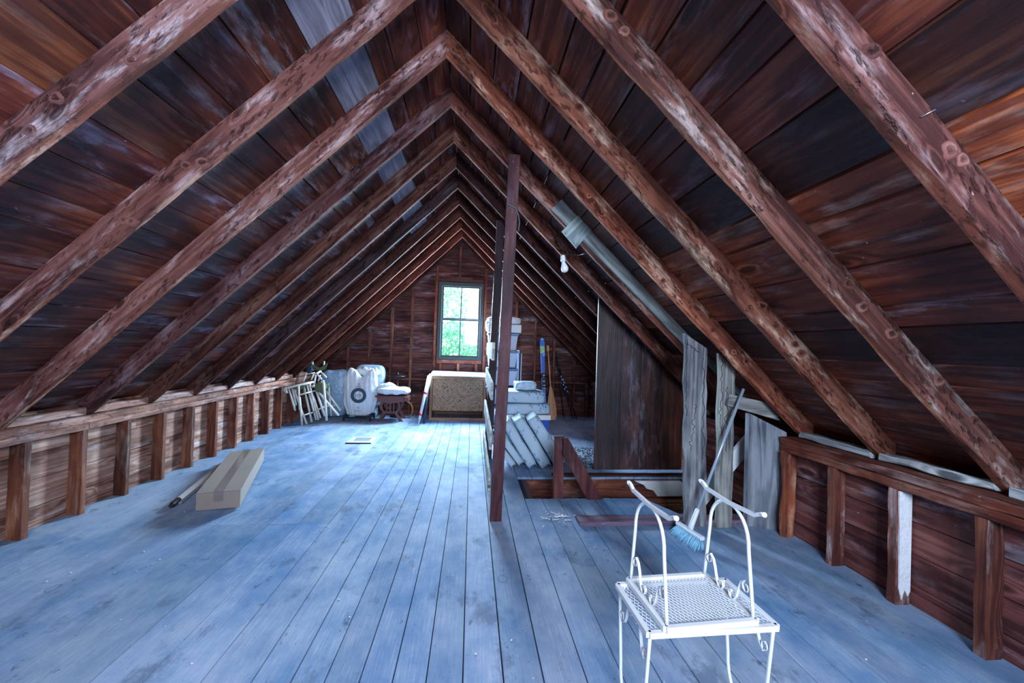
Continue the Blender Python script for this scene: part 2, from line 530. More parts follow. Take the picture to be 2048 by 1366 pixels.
    def prism(self, poly, y0, y1, tint=(1, 1, 1, 0), mat=0, plane='xz', grain='z'):
        "polygon in the x-z plane given thickness from y0 to y1 (or x-y plane with z0, z1)"
        n0 = len(self.v); n = len(poly)
        o = (rnd.uniform(0, 90), rnd.uniform(0, 90))
        for y in (y0, y1):
            for a, b in poly:
                self.v.append(V((a, y, b)) if plane == 'xz' else V((a, b, y)) if plane == 'xy' else V((y, a, b)))
        ar = sum(poly[i][0] * poly[(i + 1) % n][1] - poly[(i + 1) % n][0] * poly[i][1] for i in range(n))
        g = (lambda a, b: (o[0] + b, o[1] + a)) if grain == 'z' else (lambda a, b: (o[0] + a, o[1] + b))
        uv = [g(a, b) for a, b in poly]
        self.face(list(range(n0, n0 + n)), uv, tint, mat)
        self.face(list(reversed(range(n0 + n, n0 + 2 * n))), list(reversed(uv)), tint, mat)
        for i in range(n):
            j = (i + 1) % n
            t = abs(y1 - y0)
            self.face([n0 + i, n0 + n + i, n0 + n + j, n0 + j], [uv[i], (uv[i][0], uv[i][1] + t), (uv[j][0], uv[j][1] + t), uv[j]], tint, mat)

    def build(self, name, mats, parent=None, label=None, cat=None, group=None, kind=None, origin=None, recalc=True):
        if not isinstance(mats, (list, tuple)): mats = [mats]
        if parent is not None:
            O = V(parent['_o'])
        else:
            if origin is None:
                xs = [p.x for p in self.v]; ys = [p.y for p in self.v]; zs = [p.z for p in self.v]
                origin = ((min(xs) + max(xs)) / 2, (min(ys) + max(ys)) / 2, min(zs))
            O = V(origin)
        me = D.meshes.new(name)
        me.from_pydata([p - O for p in self.v], [], self.f)
        uvl = me.uv_layers.new(name='UVMap')
        ca = me.color_attributes.new('tint', 'FLOAT_COLOR', 'CORNER')
        fu, fc = [], []
        for uvs, t, f in zip(self.uv, self.t, self.f):
            t4 = tuple(t) if len(t) == 4 else (*t, 0)
            for q in uvs:
                fu += [q[0], q[1]]; fc += t4
        me.uv_layers['UVMap'].data.foreach_set('uv', fu)
        me.color_attributes['tint'].data.foreach_set('color', fc)
        me.polygons.foreach_set('material_index', self.m)
        me.polygons.foreach_set('use_smooth', self.s)
        if recalc:
            import bmesh
            bm = bmesh.new(); bm.from_mesh(me)
            bmesh.ops.recalc_face_normals(bm, faces=bm.faces)
            bm.to_mesh(me); bm.free()
        for q in mats: me.materials.append(q)
        me.validate(); me.update()
        o = D.objects.new(name, me)
        COL.objects.link(o)
        o['_o'] = tuple(O)
        if parent is not None:
            o.parent = parent
        else:
            o.location = O
        tag(o, label, cat, group, kind)
        return o


def tag(o, label=None, cat=None, group=None, kind=None):
    if label: o['label'] = label
    if cat: o['category'] = cat
    if group: o['group'] = group
    if kind: o['kind'] = kind
    return o


def empty(name, loc, label=None, cat=None, group=None, kind=None):
    o = D.objects.new(name, None)
    COL.objects.link(o)
    o.location = loc
    o['_o'] = tuple(loc)
    o.empty_display_size = .05
    return tag(o, label, cat, group, kind)


def jt(base=1., sp=.15, pale=0., warm=0.):
    k = base * (1 + rnd.uniform(-sp, sp))
    return (k * (1 + warm), k * (1 + rnd.uniform(-.05, .05)), k * (1 - warm + rnd.uniform(-.06, .06)), pale)


ORD = ['first', 'second', 'third', 'fourth', 'fifth', 'sixth', 'seventh', 'eighth', 'ninth', 'tenth', 'eleventh', 'twelfth', 'thirteenth', 'fourteenth']

# ================================================================== SETTING
# ---- floor boards
fl = MB()
seams = [-3.12, -2.93, -2.74, -2.56, -2.40, -2.26, -2.118, -1.99, -1.88, -1.70, -1.498, -1.29, -1.06, -.857, -.70, -.563, -.42, -.284, -.144, .008,
         .182, .353, .539, .70, .86, 1.02, 1.20, 1.37, 1.543, 1.70, 1.86, 2.03, 2.245, 2.42, 2.62]
HX0, HY0, HY1 = .635, 3.70, 4.32


def near_edge(x): return HY0 if x < 1.68 else max(3.32, HY0 - (x - 1.68) * 2.0)


def far_edge(x): return HY1


for a, b in zip(seams, seams[1:]):
    g = rnd.uniform(.0018, .0042)
    x0, x1 = a + g, b - g
    spans = []
    cuts = [YB]
    y = YB
    if -2.3 < a < -.8:
        js = [3.22, 6.6]
    elif .0 < a < .3:
        js = [4.75]
    else:
        js = [rnd.uniform(4.5, 6.9)] if rnd.random() < .6 else []
    if b > HX0 + .02:
        spans.append(((YB, YB), (near_edge(max(a, HX0)), near_edge(b))))
        if a < HX0:
            spans = [((YB, YB), (HY0, HY0))]
        spans.append(((HY1, HY1), (YF, YF)))
    else:
        ys = [YB] + sorted(js) + [YF]
        for p, q in zip(ys, ys[1:]): spans.append(((p + .002, p + .002), (q - .002, q - .002)))
    for (ya, yb), (yc, yd) in spans:
        z = rnd.uniform(-.0015, .0015)
        t = rnd.uniform(.88, 1.1)
        tt = (t * rnd.uniform(.97, 1.03), t, t * rnd.uniform(.98, 1.03), 0)
        fl.hexa([(x0, ya, z - .025), (x1, yb, z - .025), (x1, yb, z), (x0, ya, z), (x0, yc, z - .025), (x1, yd, z - .025), (x1, yd, z), (x0, yc, z)], tt)
# dark slab added to blacken the seams, open over the stair hole
for bx in ((-3.2, HX0, YB, YF), (HX0, 2.7, YB, 3.30), (HX0, 2.7, 4.33, YF)):
    fl.box(bx[0], bx[1], bx[2], bx[3], -.06, -.03, 'y', (.12, .1, .1, 0))
fl.build('floor', M['floor'], kind='structure', origin=(0, 0, 0))

pit = MB()  # closed box added below the stair hole to keep it dark
pit.box(HX0 - .05, HX0 - .004, 3.66, 4.36, -.9, -.028, 'y', (.9, .8, .8, 0))
pit.box(HX0 - .05, 2.75, 4.36, 4.40, -.9, -.028, 'x', (1.1, .9, .8, 0))
pit.box(2.72, 2.76, 3.2, 4.36, -.9, -.028, 'y', (.8, .8, .8, 0))
pit.box(HX0 - .05, 2.75, 3.26, 3.30, -.9, -.07, 'x', (.8, .8, .8, 0))
pit.box(HX0 - .05, 2.75, 3.26, 4.40, -.94, -.9, 'x', (.3, .3, .3, 0))
pit.build('dark_pit_box', M['post'], kind='structure')

# ---- roof sheathing (ceiling)
ce = MB()


def roof_boards(sgn, xs, tints):
    for i, (a, b) in enumerate(zip(xs, xs[1:])):
        g = rnd.uniform(.002, .007)
        ys = [YB]
        y = YB + rnd.uniform(1.2, 3.5)
        while y < YF - .6:
            k = round((y - Y0 - .025) / SP)
            ys.append(Y0 + .025 + k * SP)
            y += rnd.choice([2.44, 3.05, 3.66])
        ys.append(YF + .1)
        for p, q in zip(ys, ys[1:]):
            tt = tints(i, (a + b) / 2, (p + q) / 2)
            lift = rnd.uniform(0, .002)
            x0, x1 = (a - g, b + g) if a > b else (a + g, b - g)
            z0, z1 = roof(x0) + lift, roof(x1) + lift
            t = .022
            ce.hexa([(x0, p + .001, z0), (x1, p + .001, z1), (x1, p + .001, z1 + t), (x0, p + .001, z0 + t),
                     (x0, q - .001, z0), (x1, q - .001, z1), (x1, q - .001, z1 + t), (x0, q - .001, z0 + t)], tt)


def tl_(i, x, y):
    if -.93 < x < -.73:
        if y < 5.5: return (.95, 1.05, 1.15, 1.0)
    k = rnd.uniform(.65, 1.25)
    w = rnd.uniform(.9, 1.15)
    return (k * w, k, k * rnd.uniform(.9, 1.25), rnd.uniform(.1, .6))


def tr_(i, x, y):
    k = rnd.uniform(.6, 1.2)
    if 1.19 < x < 1.39: k = .34
    elif 1.39 < x < 1.71 and y < 3.2: return (1.9, 1.7, 1.25, .25)
    elif 1.71 < x < 1.9: return (1.35, 1.1, .95, .2)
    elif 1.9 < x < 2.16: k = .24 if y > 1.6 else 1.2
    elif x > 2.16: return (1.3, 1.15, 1., .2)
    elif .92 < x < 1.19: return (.8, .7, .75, .3)
    w = rnd.uniform(.9, 1.2)
    return (k * w, k, k * rnd.uniform(.9, 1.2), rnd.uniform(.05, .45))


def seq(x0, x1, fixed, lo, hi):
    pts = sorted(set([x0, x1] + fixed), key=lambda q: abs(q - x0))
    out = [pts[0]]
    for q in pts[1:]:
        while abs(q - out[-1]) > hi * 1.45:
            out.append(out[-1] + math.copysign(rnd.uniform(lo, hi), q - out[-1]))
        out.append(q)
    return out


roof_boards(-1, seq(XR, -3.16, [-.43, -.60, -.72, -.94, -1.145, -1.32, -1.458, -1.638, -1.79, -1.93, -2.05], .13, .19), tl_)
roof_boards(1, seq(XR, 2.80, [-.08, .09, .26, .45, .60, .76, .92, 1.19, 1.395, 1.51, 1.71, 1.885, 1.98, 2.155, 2.26], .10, .15), tr_)
# dark slab added over the boards to stop light leaking in
ce.hexa([(XR, YB - .1, HT + .05), (-3.4, YB - .1, roof(-3.4) + .05), (-3.4, YB - .1, roof(-3.4) + .09), (XR, YB - .1, HT + .09),
         (XR, YF + .3, HT + .05), (-3.4, YF + .3, roof(-3.4) + .05), (-3.4, YF + .3, roof(-3.4) + .09), (XR, YF + .3, HT + .09)], (.15, .15, .15, 0))
ce.hexa([(XR, YB - .1, HT + .05), (2.95, YB - .1, roof(2.95) + .05), (2.95, YB - .1, roof(2.95) + .09), (XR, YB - .1, HT + .09),
         (XR, YF + .3, HT + .05), (2.95, YF + .3, roof(2.95) + .05), (2.95, YF + .3, roof(2.95) + .09), (XR, YF + .3, HT + .09)], (.15, .15, .15, 0))
ce.build('ceiling', M['sheath'], kind='structure', origin=(0, 0, 0))

# ---- knee wall boards
wl = MB()
z = 0
for h in (.155, .20, .19, .2, .16):
    ys = [YB, rnd.uniform(1, 5), YF + .1]
    for p, q in zip(ys, ys[1:]):
        k = rnd.uniform(.8, 1.2)
        wl.box(-3.13, -3.096, p + .001, q - .001, z + .003, min(z + h - .003, .85), 'y', (k, k, k, rnd.uniform(.2, .7)))
    z += h
wl.box(-3.2, -3.14, YB - .1, YF + .2, -.1, .88, 'y', (.2, .2, .2, 0))
wl.build('wall_left', M['knee'], kind='structure', origin=(-3.1, 3, 0))
wr = MB()
z = 0
for h in (.12, .175, .185, .16, .14):
    ys = [YB, rnd.choice([2.9, 3.5, 4.2]), YF + .1]
    for p, q in zip(ys, ys[1:]):
        k = rnd.uniform(1.0, 1.5)
        wr.box(2.58, 2.61, p + .001, q - .001, z + .002, min(z + h - .004, .712), 'y', (k, k * .95, k * 1.1, rnd.uniform(.1, .5)))
    z += h
wr.box(2.615, 2.70, YB - .1, YF + .2, -.1, .715, 'y', (.2, .2, .2, 0))
wr.box(2.71, 2.84, YB - .1, 1.0, -.1, .80, 'y', (.2, .2, .2, 0)); wr.box(2.71, 2.84, 1.0, 2.3, -.1, .792, 'y', (.2, .2, .2, 0)); wr.box(2.71, 2.84, 2.3, YF + .2, -.1, .80, 'y', (.2, .2, .2, 0))
wr.build('wall_right', M['wall'], kind='structure', origin=(2.6, 3, 0))

# ---- far gable wall: horizontal boards clipped to the roof, with the window opening
WX0, WX1, WZ0, WZ1 = -.70, .205, 1.12, 2.69
wb = MB()


def gable(wb, Y, t, WX0, WX1, WZ0, WZ1, hs, pale):
    z = 0
    while z < HT - .02:
        h = rnd.uniform(*hs)
        z1 = min(z + h, HT - .01)
        xl = lambda q: max(-3.1, XR - (HT - q) / TL); xr = lambda q: min(2.6, XR + (HT - q) / TR)
        L0, L1, R0_, R1 = xl(z), xl(z1), xr(z), xr(z1)
        segs = [((L0, R0_), (L1, R1))]
        if z1 > WZ0 and z < WZ1:
            segs = [((L0, WX0), (L1, WX0)), ((WX1, R0_), (WX1, R1))]
        for (a, b), (c, d) in segs:
            if b - a < .02: continue
            k = rnd.uniform(.55, 1.0)
            P = [(a, Y, z + .004), (c, Y, z1 - .004), (c, Y + t, z1 - .004), (a, Y + t, z + .004), (b, Y, z + .004), (d, Y, z1 - .004), (d, Y + t, z1 - .004), (b, Y + t, z + .004)]
            wb.hexa(P, (k, k * rnd.uniform(.93, 1.05), k * rnd.uniform(.95, 1.15), rnd.uniform(*pale)))
        z = z1
    for P in ([(-3.2, -.1), (WX0, -.1), (WX0, 3.2), (-3.2, .7)], [(WX1, -.1), (2.75, -.1), (2.75, .8), (WX1, 3.22)],
              [(WX0, -.1), (WX1, -.1), (WX1, WZ0), (WX0, WZ0)], [(WX0, WZ1), (WX1, WZ1), (WX1, HT - .48), (XR, HT - .01), (WX0, HT - .46)]):
        P2 = [(x, min(q, roof(x))) for x, q in P]
        ys = (Y + t + .003, Y + t + .04) if Y > 0 else (Y - .043, Y - .003)
        wb.prism(P2, ys[0], ys[1], (.2, .2, .2, 0))


gable(wb, YF + .01, .022, WX0, WX1, WZ0, WZ1, (.19, .235), (.1, .5))
wb.build('wall_back', M['wall'], kind='structure', origin=(0, YF, 0))
wf = MB()
gable(wf, YB - .02, .022, -.3, 1.0, 1.5, 2.8, (.19, .235), (.1, .5))
wf.build('wall_front', M['wall'], kind='structure', origin=(0, YB, 0))

# ---- window in the far gable
win = empty('window_1', (-.245, 8.12, 1.17), kind='structure')
f = MB()
f.box(WX0, WX0 + .055, 8.09, 8.24, 1.12, 2.69, 'z'); f.box(WX1 - .055, WX1, 8.09, 8.24, 1.12, 2.69, 'z')
f.box(WX0 + .055, WX1 - .055, 8.09, 8.24, 2.635, 2.69, 'x'); f.box(WX0 + .055, WX1 - .055, 8.09, 8.24, 1.12, 1.165, 'x')
f.build('window_frame', M['sash'], win)
x0, x1 = WX0 + .057, WX1 - .057
for nm, za, zb, yy in (('upper', 1.93, 2.632, 8.17), ('lower', 1.168, 1.955, 8.135)):
    s = MB()
    s.box(x0, x0 + .04, yy, yy + .03, za, zb, 'z'); s.box(x1 - .04, x1, yy, yy + .03, za, zb, 'z')
    s.box(x0 + .04, x1 - .04, yy, yy + .03, zb - .035, zb, 'x'); s.box(x0 + .04, x1 - .04, yy, yy + .03, za, za + .04, 'x')
    so = s.build('sash', M['sash'], win)
    q = MB(); q.box(-.256, -.238, yy + .002, yy + .026, za + .041, zb - .036, 'z'); q.build('muntin', M['sash'], so)
    q = MB(); q.box(x0 + .041, x1 - .041, yy + .013, yy + .017, za + .041, zb - .036, 'z'); q.build('pane', M['glass'], so)
    q = MB()
    q.box(x0 + .004, x0 + .010, yy - .002, yy - .0005, za + .01, zb - .01, 'z'); q.box(x0 + .012, x1 - .012, yy - .002, yy - .0005, zb - .01, zb - .005, 'x')
    q.box(x1 - .010, x1 - .004, yy - .002, yy - .0005, za + .01, zb - .01, 'z')
    q.build('paint_line', M['line'], so)
win2 = empty('window_2', (.35, YB, 1.5), kind='structure')
q = MB()
for a, b, c, d in ((-.3, -.25, 1.5, 2.8), (.95, 1.0, 1.5, 2.8), (-.25, .95, 1.5, 1.55), (-.25, .95, 2.75, 2.8), (-.25, .95, 2.12, 2.17)):
    q.box(a, b, YB - .06, YB + .03, c, d, 'z')
q.build('window_frame', M['sash'], win2)
q = MB(); q.box(-.25, .95, YB - .02, YB - .015, 1.55, 2.75); q.build('pane', M['glass'], win2)

# ================================================================== RAFTERS
def rafter(side, Y, w, endx, tint, pale, name='rafter', zoff=0., Yw=None):
    "rafter with plumb-cut ends, a seat cut on the plate and waney lower edges"
    mb = MB()
    n = 46
    sd = rnd.uniform(0, 99)
    o = (rnd.uniform(0, 90), rnd.uniform(0, 90))
    o2 = (rnd.uniform(0, 90), rnd.uniform(0, 90))
    k = math.sqrt(1 + (TL if side < 0 else TR) ** 2)
    rings = []
    for i in range(n + 1):
        x = XR + (endx - XR) * i / n
        L = abs(x - XR) * k
        N = lambda a, b, s=4.: noise.noise(V((L * s, a, b + sd)))
        zt, zb = roof(x) - .001, under(x) + zoff
        wane = lambda c: .006 + .030 * max(0, N(c, 1, 2.2) - .18) + .004 * N(c, 3, 9)
        zb += .006 * N(0, 0, 3) + .003 * N(0, 7, 11)
        zb = max(zb, .774) if side < 0 else max(zb, .775)
        yn, yf = Y + .004 * N(5, 0, 2.5), Y + w + .003 * N(8, 0, 2)
        wn, wf_ = wane(2), wane(6)
        if i in (0, n): pass
        rings.append([(x, yn, zt), (x, yf, zt), (x, yf, zb + wf_ * 1.4), (x, yf - wf_, zb), (x, yn + wn, zb), (x, yn, zb + wn * 1.4), (x, yn + .002 * N(9, 1, 8), (zt + zb) / 2)])
    base = 0
    cnt = 7
    for r in rings: mb.v += [V(p) for p in r]
    vv = [0, .05, .17, .19, .235, .255, .32, .40]
    for i in range(n):
        L0, L1 = [abs(rings[i + q][0][0] - XR) * k for q in (0, 1)]
        for j in range(cnt):
            jj = (j + 1) % cnt
            t = (tint[0] * 1.35, tint[1] * 1.0, tint[2] * .72) if j in (2, 3) else tint
            A = i * cnt
            mb.face([A + j, A + jj, A + cnt + jj, A + cnt + j], [(o[0] + L0, o[1] + vv[j]), (o[0] + L0, o[1] + vv[j + 1]), (o[0] + L1, o[1] + vv[j + 1]), (o[0] + L1, o[1] + vv[j])], (*t, pale), 0, False)
    for A in (0, n * cnt):
        mb.face([A + j for j in range(cnt)], [(o2[0] + rings[0][j][1], o2[1] + rings[0][j][2]) for j in range(cnt)], (*tint, pale))
    return mb


GL, GR = 'rafters under the west slope', 'rafters under the east slope'
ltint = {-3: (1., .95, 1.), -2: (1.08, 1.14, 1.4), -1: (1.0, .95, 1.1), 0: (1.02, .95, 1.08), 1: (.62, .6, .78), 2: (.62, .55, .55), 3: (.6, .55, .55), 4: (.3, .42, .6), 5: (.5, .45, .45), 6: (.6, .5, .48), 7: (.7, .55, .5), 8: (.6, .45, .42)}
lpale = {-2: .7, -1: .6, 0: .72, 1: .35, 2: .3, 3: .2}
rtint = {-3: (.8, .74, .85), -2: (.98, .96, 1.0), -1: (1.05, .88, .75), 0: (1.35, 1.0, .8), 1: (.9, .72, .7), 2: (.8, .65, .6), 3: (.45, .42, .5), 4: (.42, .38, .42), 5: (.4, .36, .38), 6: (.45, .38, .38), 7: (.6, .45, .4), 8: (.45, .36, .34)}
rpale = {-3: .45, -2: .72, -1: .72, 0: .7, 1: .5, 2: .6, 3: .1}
lside = {-2: 'broad pale pinkish rafter across the top corner of the west slope, with scattered knots',
         -1: 'long reddish rafter of the west slope with a pair of round knots side by side',
         0: 'rough pitted rafter of the west slope whose peak stands highest in full view',
         1: 'dark purplish rafter of the west slope just behind the rough pitted one'}
rside = {-3: 'broad dark rafter across the top corner of the east slope with a bent nail',
         -2: 'pale tan rafter of the east slope turning dark purple towards the plate',
         -1: 'reddish rafter of the east slope with tan knotty middle, before the broad pale one',
         0: 'orange-brown rafter of the east slope with pale patches, just above the grey block',
         1: 'rafter of the east slope that the long grey board is nailed along',
         2: 'rafter of the east slope behind the light bulb, with a pale streak'}
far_words = ['third', 'fourth', 'fifth', 'sixth', 'seventh', 'eighth', 'ninth']
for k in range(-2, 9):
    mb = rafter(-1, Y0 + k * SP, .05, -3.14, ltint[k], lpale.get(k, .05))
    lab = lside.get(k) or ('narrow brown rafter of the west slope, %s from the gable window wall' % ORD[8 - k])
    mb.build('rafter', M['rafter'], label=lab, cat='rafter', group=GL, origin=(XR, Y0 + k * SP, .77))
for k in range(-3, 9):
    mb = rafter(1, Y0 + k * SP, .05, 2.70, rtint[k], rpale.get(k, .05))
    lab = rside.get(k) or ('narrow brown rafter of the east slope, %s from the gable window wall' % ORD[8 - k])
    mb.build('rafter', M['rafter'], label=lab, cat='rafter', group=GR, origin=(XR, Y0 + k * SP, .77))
def knots_on(side, k, pts, r=.026):
    Y = Y0 + k * SP
    o = [q for q in D.objects if q.name.startswith('rafter') and q.get('group') == (GL if side < 0 else GR) and abs(q.location.y - Y) < .01][0]
    tn0 = (ltint if side < 0 else rtint)[k]
    for px, py in pts:
        p = at(px, py, Y)
        zt, zb = roof(p.x) - .035, under(p.x) + .035
        if p.z > zt + .05 or p.z < zb - .05: continue
        p.z = min(zt, max(zb, p.z))
        q = MB(); rr = r * rnd.uniform(.75, 1.2)
        n = 14; n0 = 0
        sd = rnd.uniform(0, 50)
        cc = rnd.uniform(.45, .8)
        tb_ = [q_ / 1.05 for q_ in tn0]
        rings_ = ((1.3, .006, tb_), (1.0, -.0005, tb_), (.8, -.003, [q_ * 1.15 for q_ in tb_]), (.55, -.003, [q_ * 1.25 for q_ in tb_]), (.3, -.001, [q_ * cc for q_ in tb_]), (.02, -.0005, [q_ * cc * .7 for q_ in tb_]))
        for f_, dy, tn in rings_:
            for i in range(n):
                a = 2 * math.pi * i / n
                w_ = 1 + .45 * noise.noise(V((math.cos(a), math.sin(a), sd)))
                q.v.append(p + V((rr * f_ * w_ * math.cos(a) * 1.15, dy, rr * f_ * w_ * math.sin(a))))
        for j in range(len(rings_) - 1):
            for i in range(n):
                i2 = (i + 1) % n
                q.face([j * n + i, j * n + i2, (j + 1) * n + i2, (j + 1) * n + i], [(sd + i * .01, j * .004), (sd + i * .01 + .01, j * .004), (sd + i * .01 + .01, j * .004 + .004), (sd + i * .01, j * .004 + .004)], (*rings_[j + 1][2], .2), 0, True)
        q.build('knot', M['rafter'], o)
    return o


knots_on(-1, -1, [(372, 331), (404, 330), (248, 440), (260, 446)])
knots_on(-1, -2, [(112, 196), (58, 262), (262, 122)])
knots_on(-1, 0, [(512, 318), (452, 352), (633, 285)], .02)
ro = knots_on(1, -3, [(1745, 85), (1900, 300), (1925, 318)], .022)
knots_on(1, -2, [(1552, 468), (1697, 568), (1726, 614), (1783, 668), (1878, 748), (1950, 838), (1985, 886), (1222, 30), (1250, 62)])
knots_on(1, -1, [(1435, 528), (1500, 630), (1526, 612), (1590, 688), (1602, 706), (1260, 336), (1158, 215), (1181, 262)], .022)
knots_on(1, 0, [(1326, 562), (1379, 606), (1425, 660), (1492, 722), (1468, 704), (1178, 392), (1112, 318)], .02)
c = at(1850, 208, Y0 - 3 * SP - .002)
c.z = min(c.z, roof(c.x) - .045)
q = MB(); q.tube([c + V((-.018, -.004, -.01)), c + V((0, -.02, 0)), c + V((.02, -.012, .011)), c + V((.026, -.008, .012))], .0016, 6)
q.build('bent_nail', M['steel'], ro)
# end rafters against the gable
for sgn, endx, w_ in ((-1, -3.1, 'west'), (1, 2.66, 'east')):
    rafter(sgn, 8.09, .05, endx, (.35, .3, .32), .1).build('rafter', M['rafter'], label='dark end rafter lying against the gable boards on the %s slope' % w_, cat='rafter', group='end rafters on the gable wall', origin=(XR, 8.09, .77))

# ================================================================== PLATES, STUDS, BLOCKS
def plate(x0, x1, y0, y1, z0, z1, m_, tint, lab, grp=None, seg=60):
    mb = MB()
    mb.beam(((x0 + x1) / 2, y0, (z0 + z1) / 2), ((x0 + x1) / 2, y1, (z0 + z1) / 2), x1 - x0, z1 - z0, side=(1, 0, 0), seg=seg, jit=.006, ch=.005, tint=tint)
    return mb.build('top_plate', m_, label=lab, cat='wall plate', group=grp)


plate(XSL - .093, XSL, YB, 3.47, .660, .710, M['plate'], (1.05, 1, 1, .5), 'under plate of the west knee wall, length ending at the vertical butt joint')
plate(XSL - .093, XSL, 3.474, 8.08, .660, .710, M['plate'], (1.0, .98, 1, .6), 'under plate of the west knee wall, length running on to the folded chairs')
plate(XSL - .093, XSL + .003, YB, 8.08, .712, .765, M['plate'], (1.1, 1, .95, .5), 'upper plate of the west knee wall that the rafters stand on')
plate(XSR - .002, XSR + .18, YB, 2.95, .720, .772, M['stud'], (.85, .72, .78, .4), 'upper reddish plate of the east knee wall under the rafter feet')
plate(XSR, XSR + .09, YB, 2.95, .663, .718, M['stud'], (.9, .72, .72, .3), 'under plate of the east knee wall, reddish with round knots')
plate(XSR, XSR + .09, 4.5, 8.08, .663, .76, M['stud'], (.8, .7, .7, .2), 'far length of plate on the east knee wall behind the plank partition')

for k in range(13):
    y = 3.02 + k * .4067
    if y > 7.9: break
    mb = MB()
    w = rnd.uniform(.04, .052)
    mb.beam((XSL - .05, y + w / 2, 0), (XSL - .05, y + w / 2, .659), .095, w, side=(1, 0, 0), seg=14, jit=.004, ch=.003, tint=jt(.95 if k > 2 else .8, .15, rnd.uniform(.1, .4)))
    mb.build('wall_stud', M['stud'], label='short rough stud of the west knee wall, %s counting from the camera end' % ORD[k], cat='wall stud', group='studs of the west knee wall')
rl = {-1: 'stud of the east knee wall at the picture edge, widest and darkest', 0: 'wide dark brown stud of the east knee wall, the one closest to the camera',
      1: 'stud of the east knee wall with a bright whitewashed face', 2: 'greyish brown stud of the east knee wall between whitewashed stud and corner post', 3: 'orange-brown round-edged corner post beside the wide grey plank'}
for k in range(0, 4):
    y = 1.667 + k * .405
    mb = MB()
    tint = {-1: (.8, .7, .7, .2), 0: (.75, .74, .85, .5), 1: (.95, .9, 1.05, .5), 2: (.95, .98, 1.15, .75), 3: (1.3, 1.1, .9, .3)}[k]
    mb.beam((XSR + .045 - (.01 if k == 3 else 0), y + .025, 0), (XSR + .045 - (.01 if k == 3 else 0), y + .025, .662), .09 if k != 3 else .11, .05, side=(1, 0, 0), seg=16, jit=.005, ch=.003 if k != 3 else .016, tint=tint)
    if k == 1:   # the whitewashed near face is a skin of old lime on the stud
        st = mb.build('wall_stud', M['stud'], label=rl[k], cat='wall stud', group='studs of the east knee wall')
        q = MB(); q.prism([(XSR + .012, .10), (XSR + .03, .03), (XSR + .05, .09), (XSR + .07, .05), (XSR + .086, .08), (XSR + .089, .655), (XSR + .006, .655), (XSR + .012, .4)], y - .007, y + .002)
        q.build('limewash_coat', M['plaster'], st)
    else:
        mb.build('wall_stud', M['stud'], label=rl[k], cat='wall stud', group='studs of the east knee wall')

# blocking on the plates between the rafter feet
for k in range(-2, 8):
    ya, yb = Y0 + k * SP + .052, Y0 + (k + 1) * SP - .004
    mb = MB()
    t = jt(1., .1, rnd.uniform(.75, .9))
    mb.beam((-3.065, ya, .80), (-3.065, yb, .80), .07, .056, side=(1, 0, 0), seg=8, jit=.006, ch=.006, tint=t)
    mb.build('eave_block', M['plate'], label='pale block on the west plate, %s bay between rafter feet from the camera' % ORD[k + 2], cat='wood block', group='eave blocks on the west plate')
for k, lab in ((-3, 'long cracked grey eave block on the east plate below the broad dark rafter'), (-2, 'grey-white eave block on the east plate beside a bright slit of daylight'), (-1, 'cracked pale eave block on the east plate next to the wide grey plank')):
    ya, yb = Y0 + k * SP + .052, Y0 + (k + 1) * SP - .004
    mb = MB()
    mb.beam((2.635, ya, .797), (2.635, yb, .797), .125, .044, side=(1, 0, -.12), seg=10, jit=.012, ch=.008, tint=(1.3, 1.35, 1.4, .9))
    mb.build('eave_block', M['grey'], label=lab, cat='wood block', group='eave blocks on the east plate')

# studs and rails of the far gable wall
def gstud(x, z0, z1, w=.045, d=.09, lab='', tint=None):
    mb = MB()
    mb.beam((x, YF - d / 2 + .005, z0), (x, YF - d / 2 + .005, z1), w, d, side=(1, 0, 0), seg=14, jit=.006, ch=.003, tint=tint or jt(.85, .15, .25))
    return mb.build('gable_stud', M['stud'], label=lab, cat='wall stud', group='studs of the gable wall')


gl = [(-2.42, 'gable stud behind the folded chairs, lowest in the west corner'), (-2.02, 'gable stud rising over the blue wrapped armchair'), (-1.60, 'gable stud ending above the dark round disc'), (-1.21, 'gable stud between the round disc and the window, full height'),
      (.90, 'gable stud partly hidden by the leaning post, beside the stacked totes'), (1.30, 'gable stud standing behind the blue ski'), (1.70, 'gable stud standing behind the black ski poles'), (2.14, 'pale split gable stud near the plank partition')]
for x, lab in gl:
    gstud(x, .002, under(x) - .06, lab=lab)
gstud(WX0 - .045, .002, under(WX0 - .045) - .05, .05, lab='tall gable stud along the west side of the window', tint=(1.0, .8, .75, .2))
gstud(WX1 + .04, .002, under(WX1 + .04) - .05, .05, lab='tall gable stud along the east side of the window', tint=(1.0, .8, .75, .2))
gstud(-.29, 2.77, under(-.29) - .06, .045, lab='short cripple stud above the window head', tint=(.6, .6, .7, .1))
gstud(2.42, .002, .72, lab='short gable stud in the low east corner')
for x, lab in ((-.62, 'short cripple stud under the window, westernmost'), (-.26, 'short cripple stud under the middle of the window'), (.1, 'short cripple stud under the window, easternmost')):
    gstud(x, .9, 1.045, .05, lab=lab)
for a, b, z, nm, lab in ((-.695, .20, 1.08, 'window_rail', 'reddish rough rail directly beneath the gable window'), (-.695, .20, 2.735, 'window_rail', 'dark rail directly above the gable window')):
    mb = MB(); mb.beam((a, YF - .04, z), (b, YF - .04, z), .09, .07, side=(0, 1, 0), seg=16, jit=.006, ch=.004, tint=(1.15, .85, .75, .4) if z < 2 else (.45, .5, .6, .1))
    mb.build(nm, M['stud'], label=lab, cat='wall rail')
xs = sorted([x for x, _ in gl] + [WX0 - .045, WX1 + .04] + [2.42])
rail_labs = ['behind the blue wrapped load', 'behind the white bags', 'behind the round disc pole', 'west of the crate', None, 'behind the totes', 'behind the lid stack', 'behind the ski and paddle', 'behind the black ski poles', 'in the low east corner']
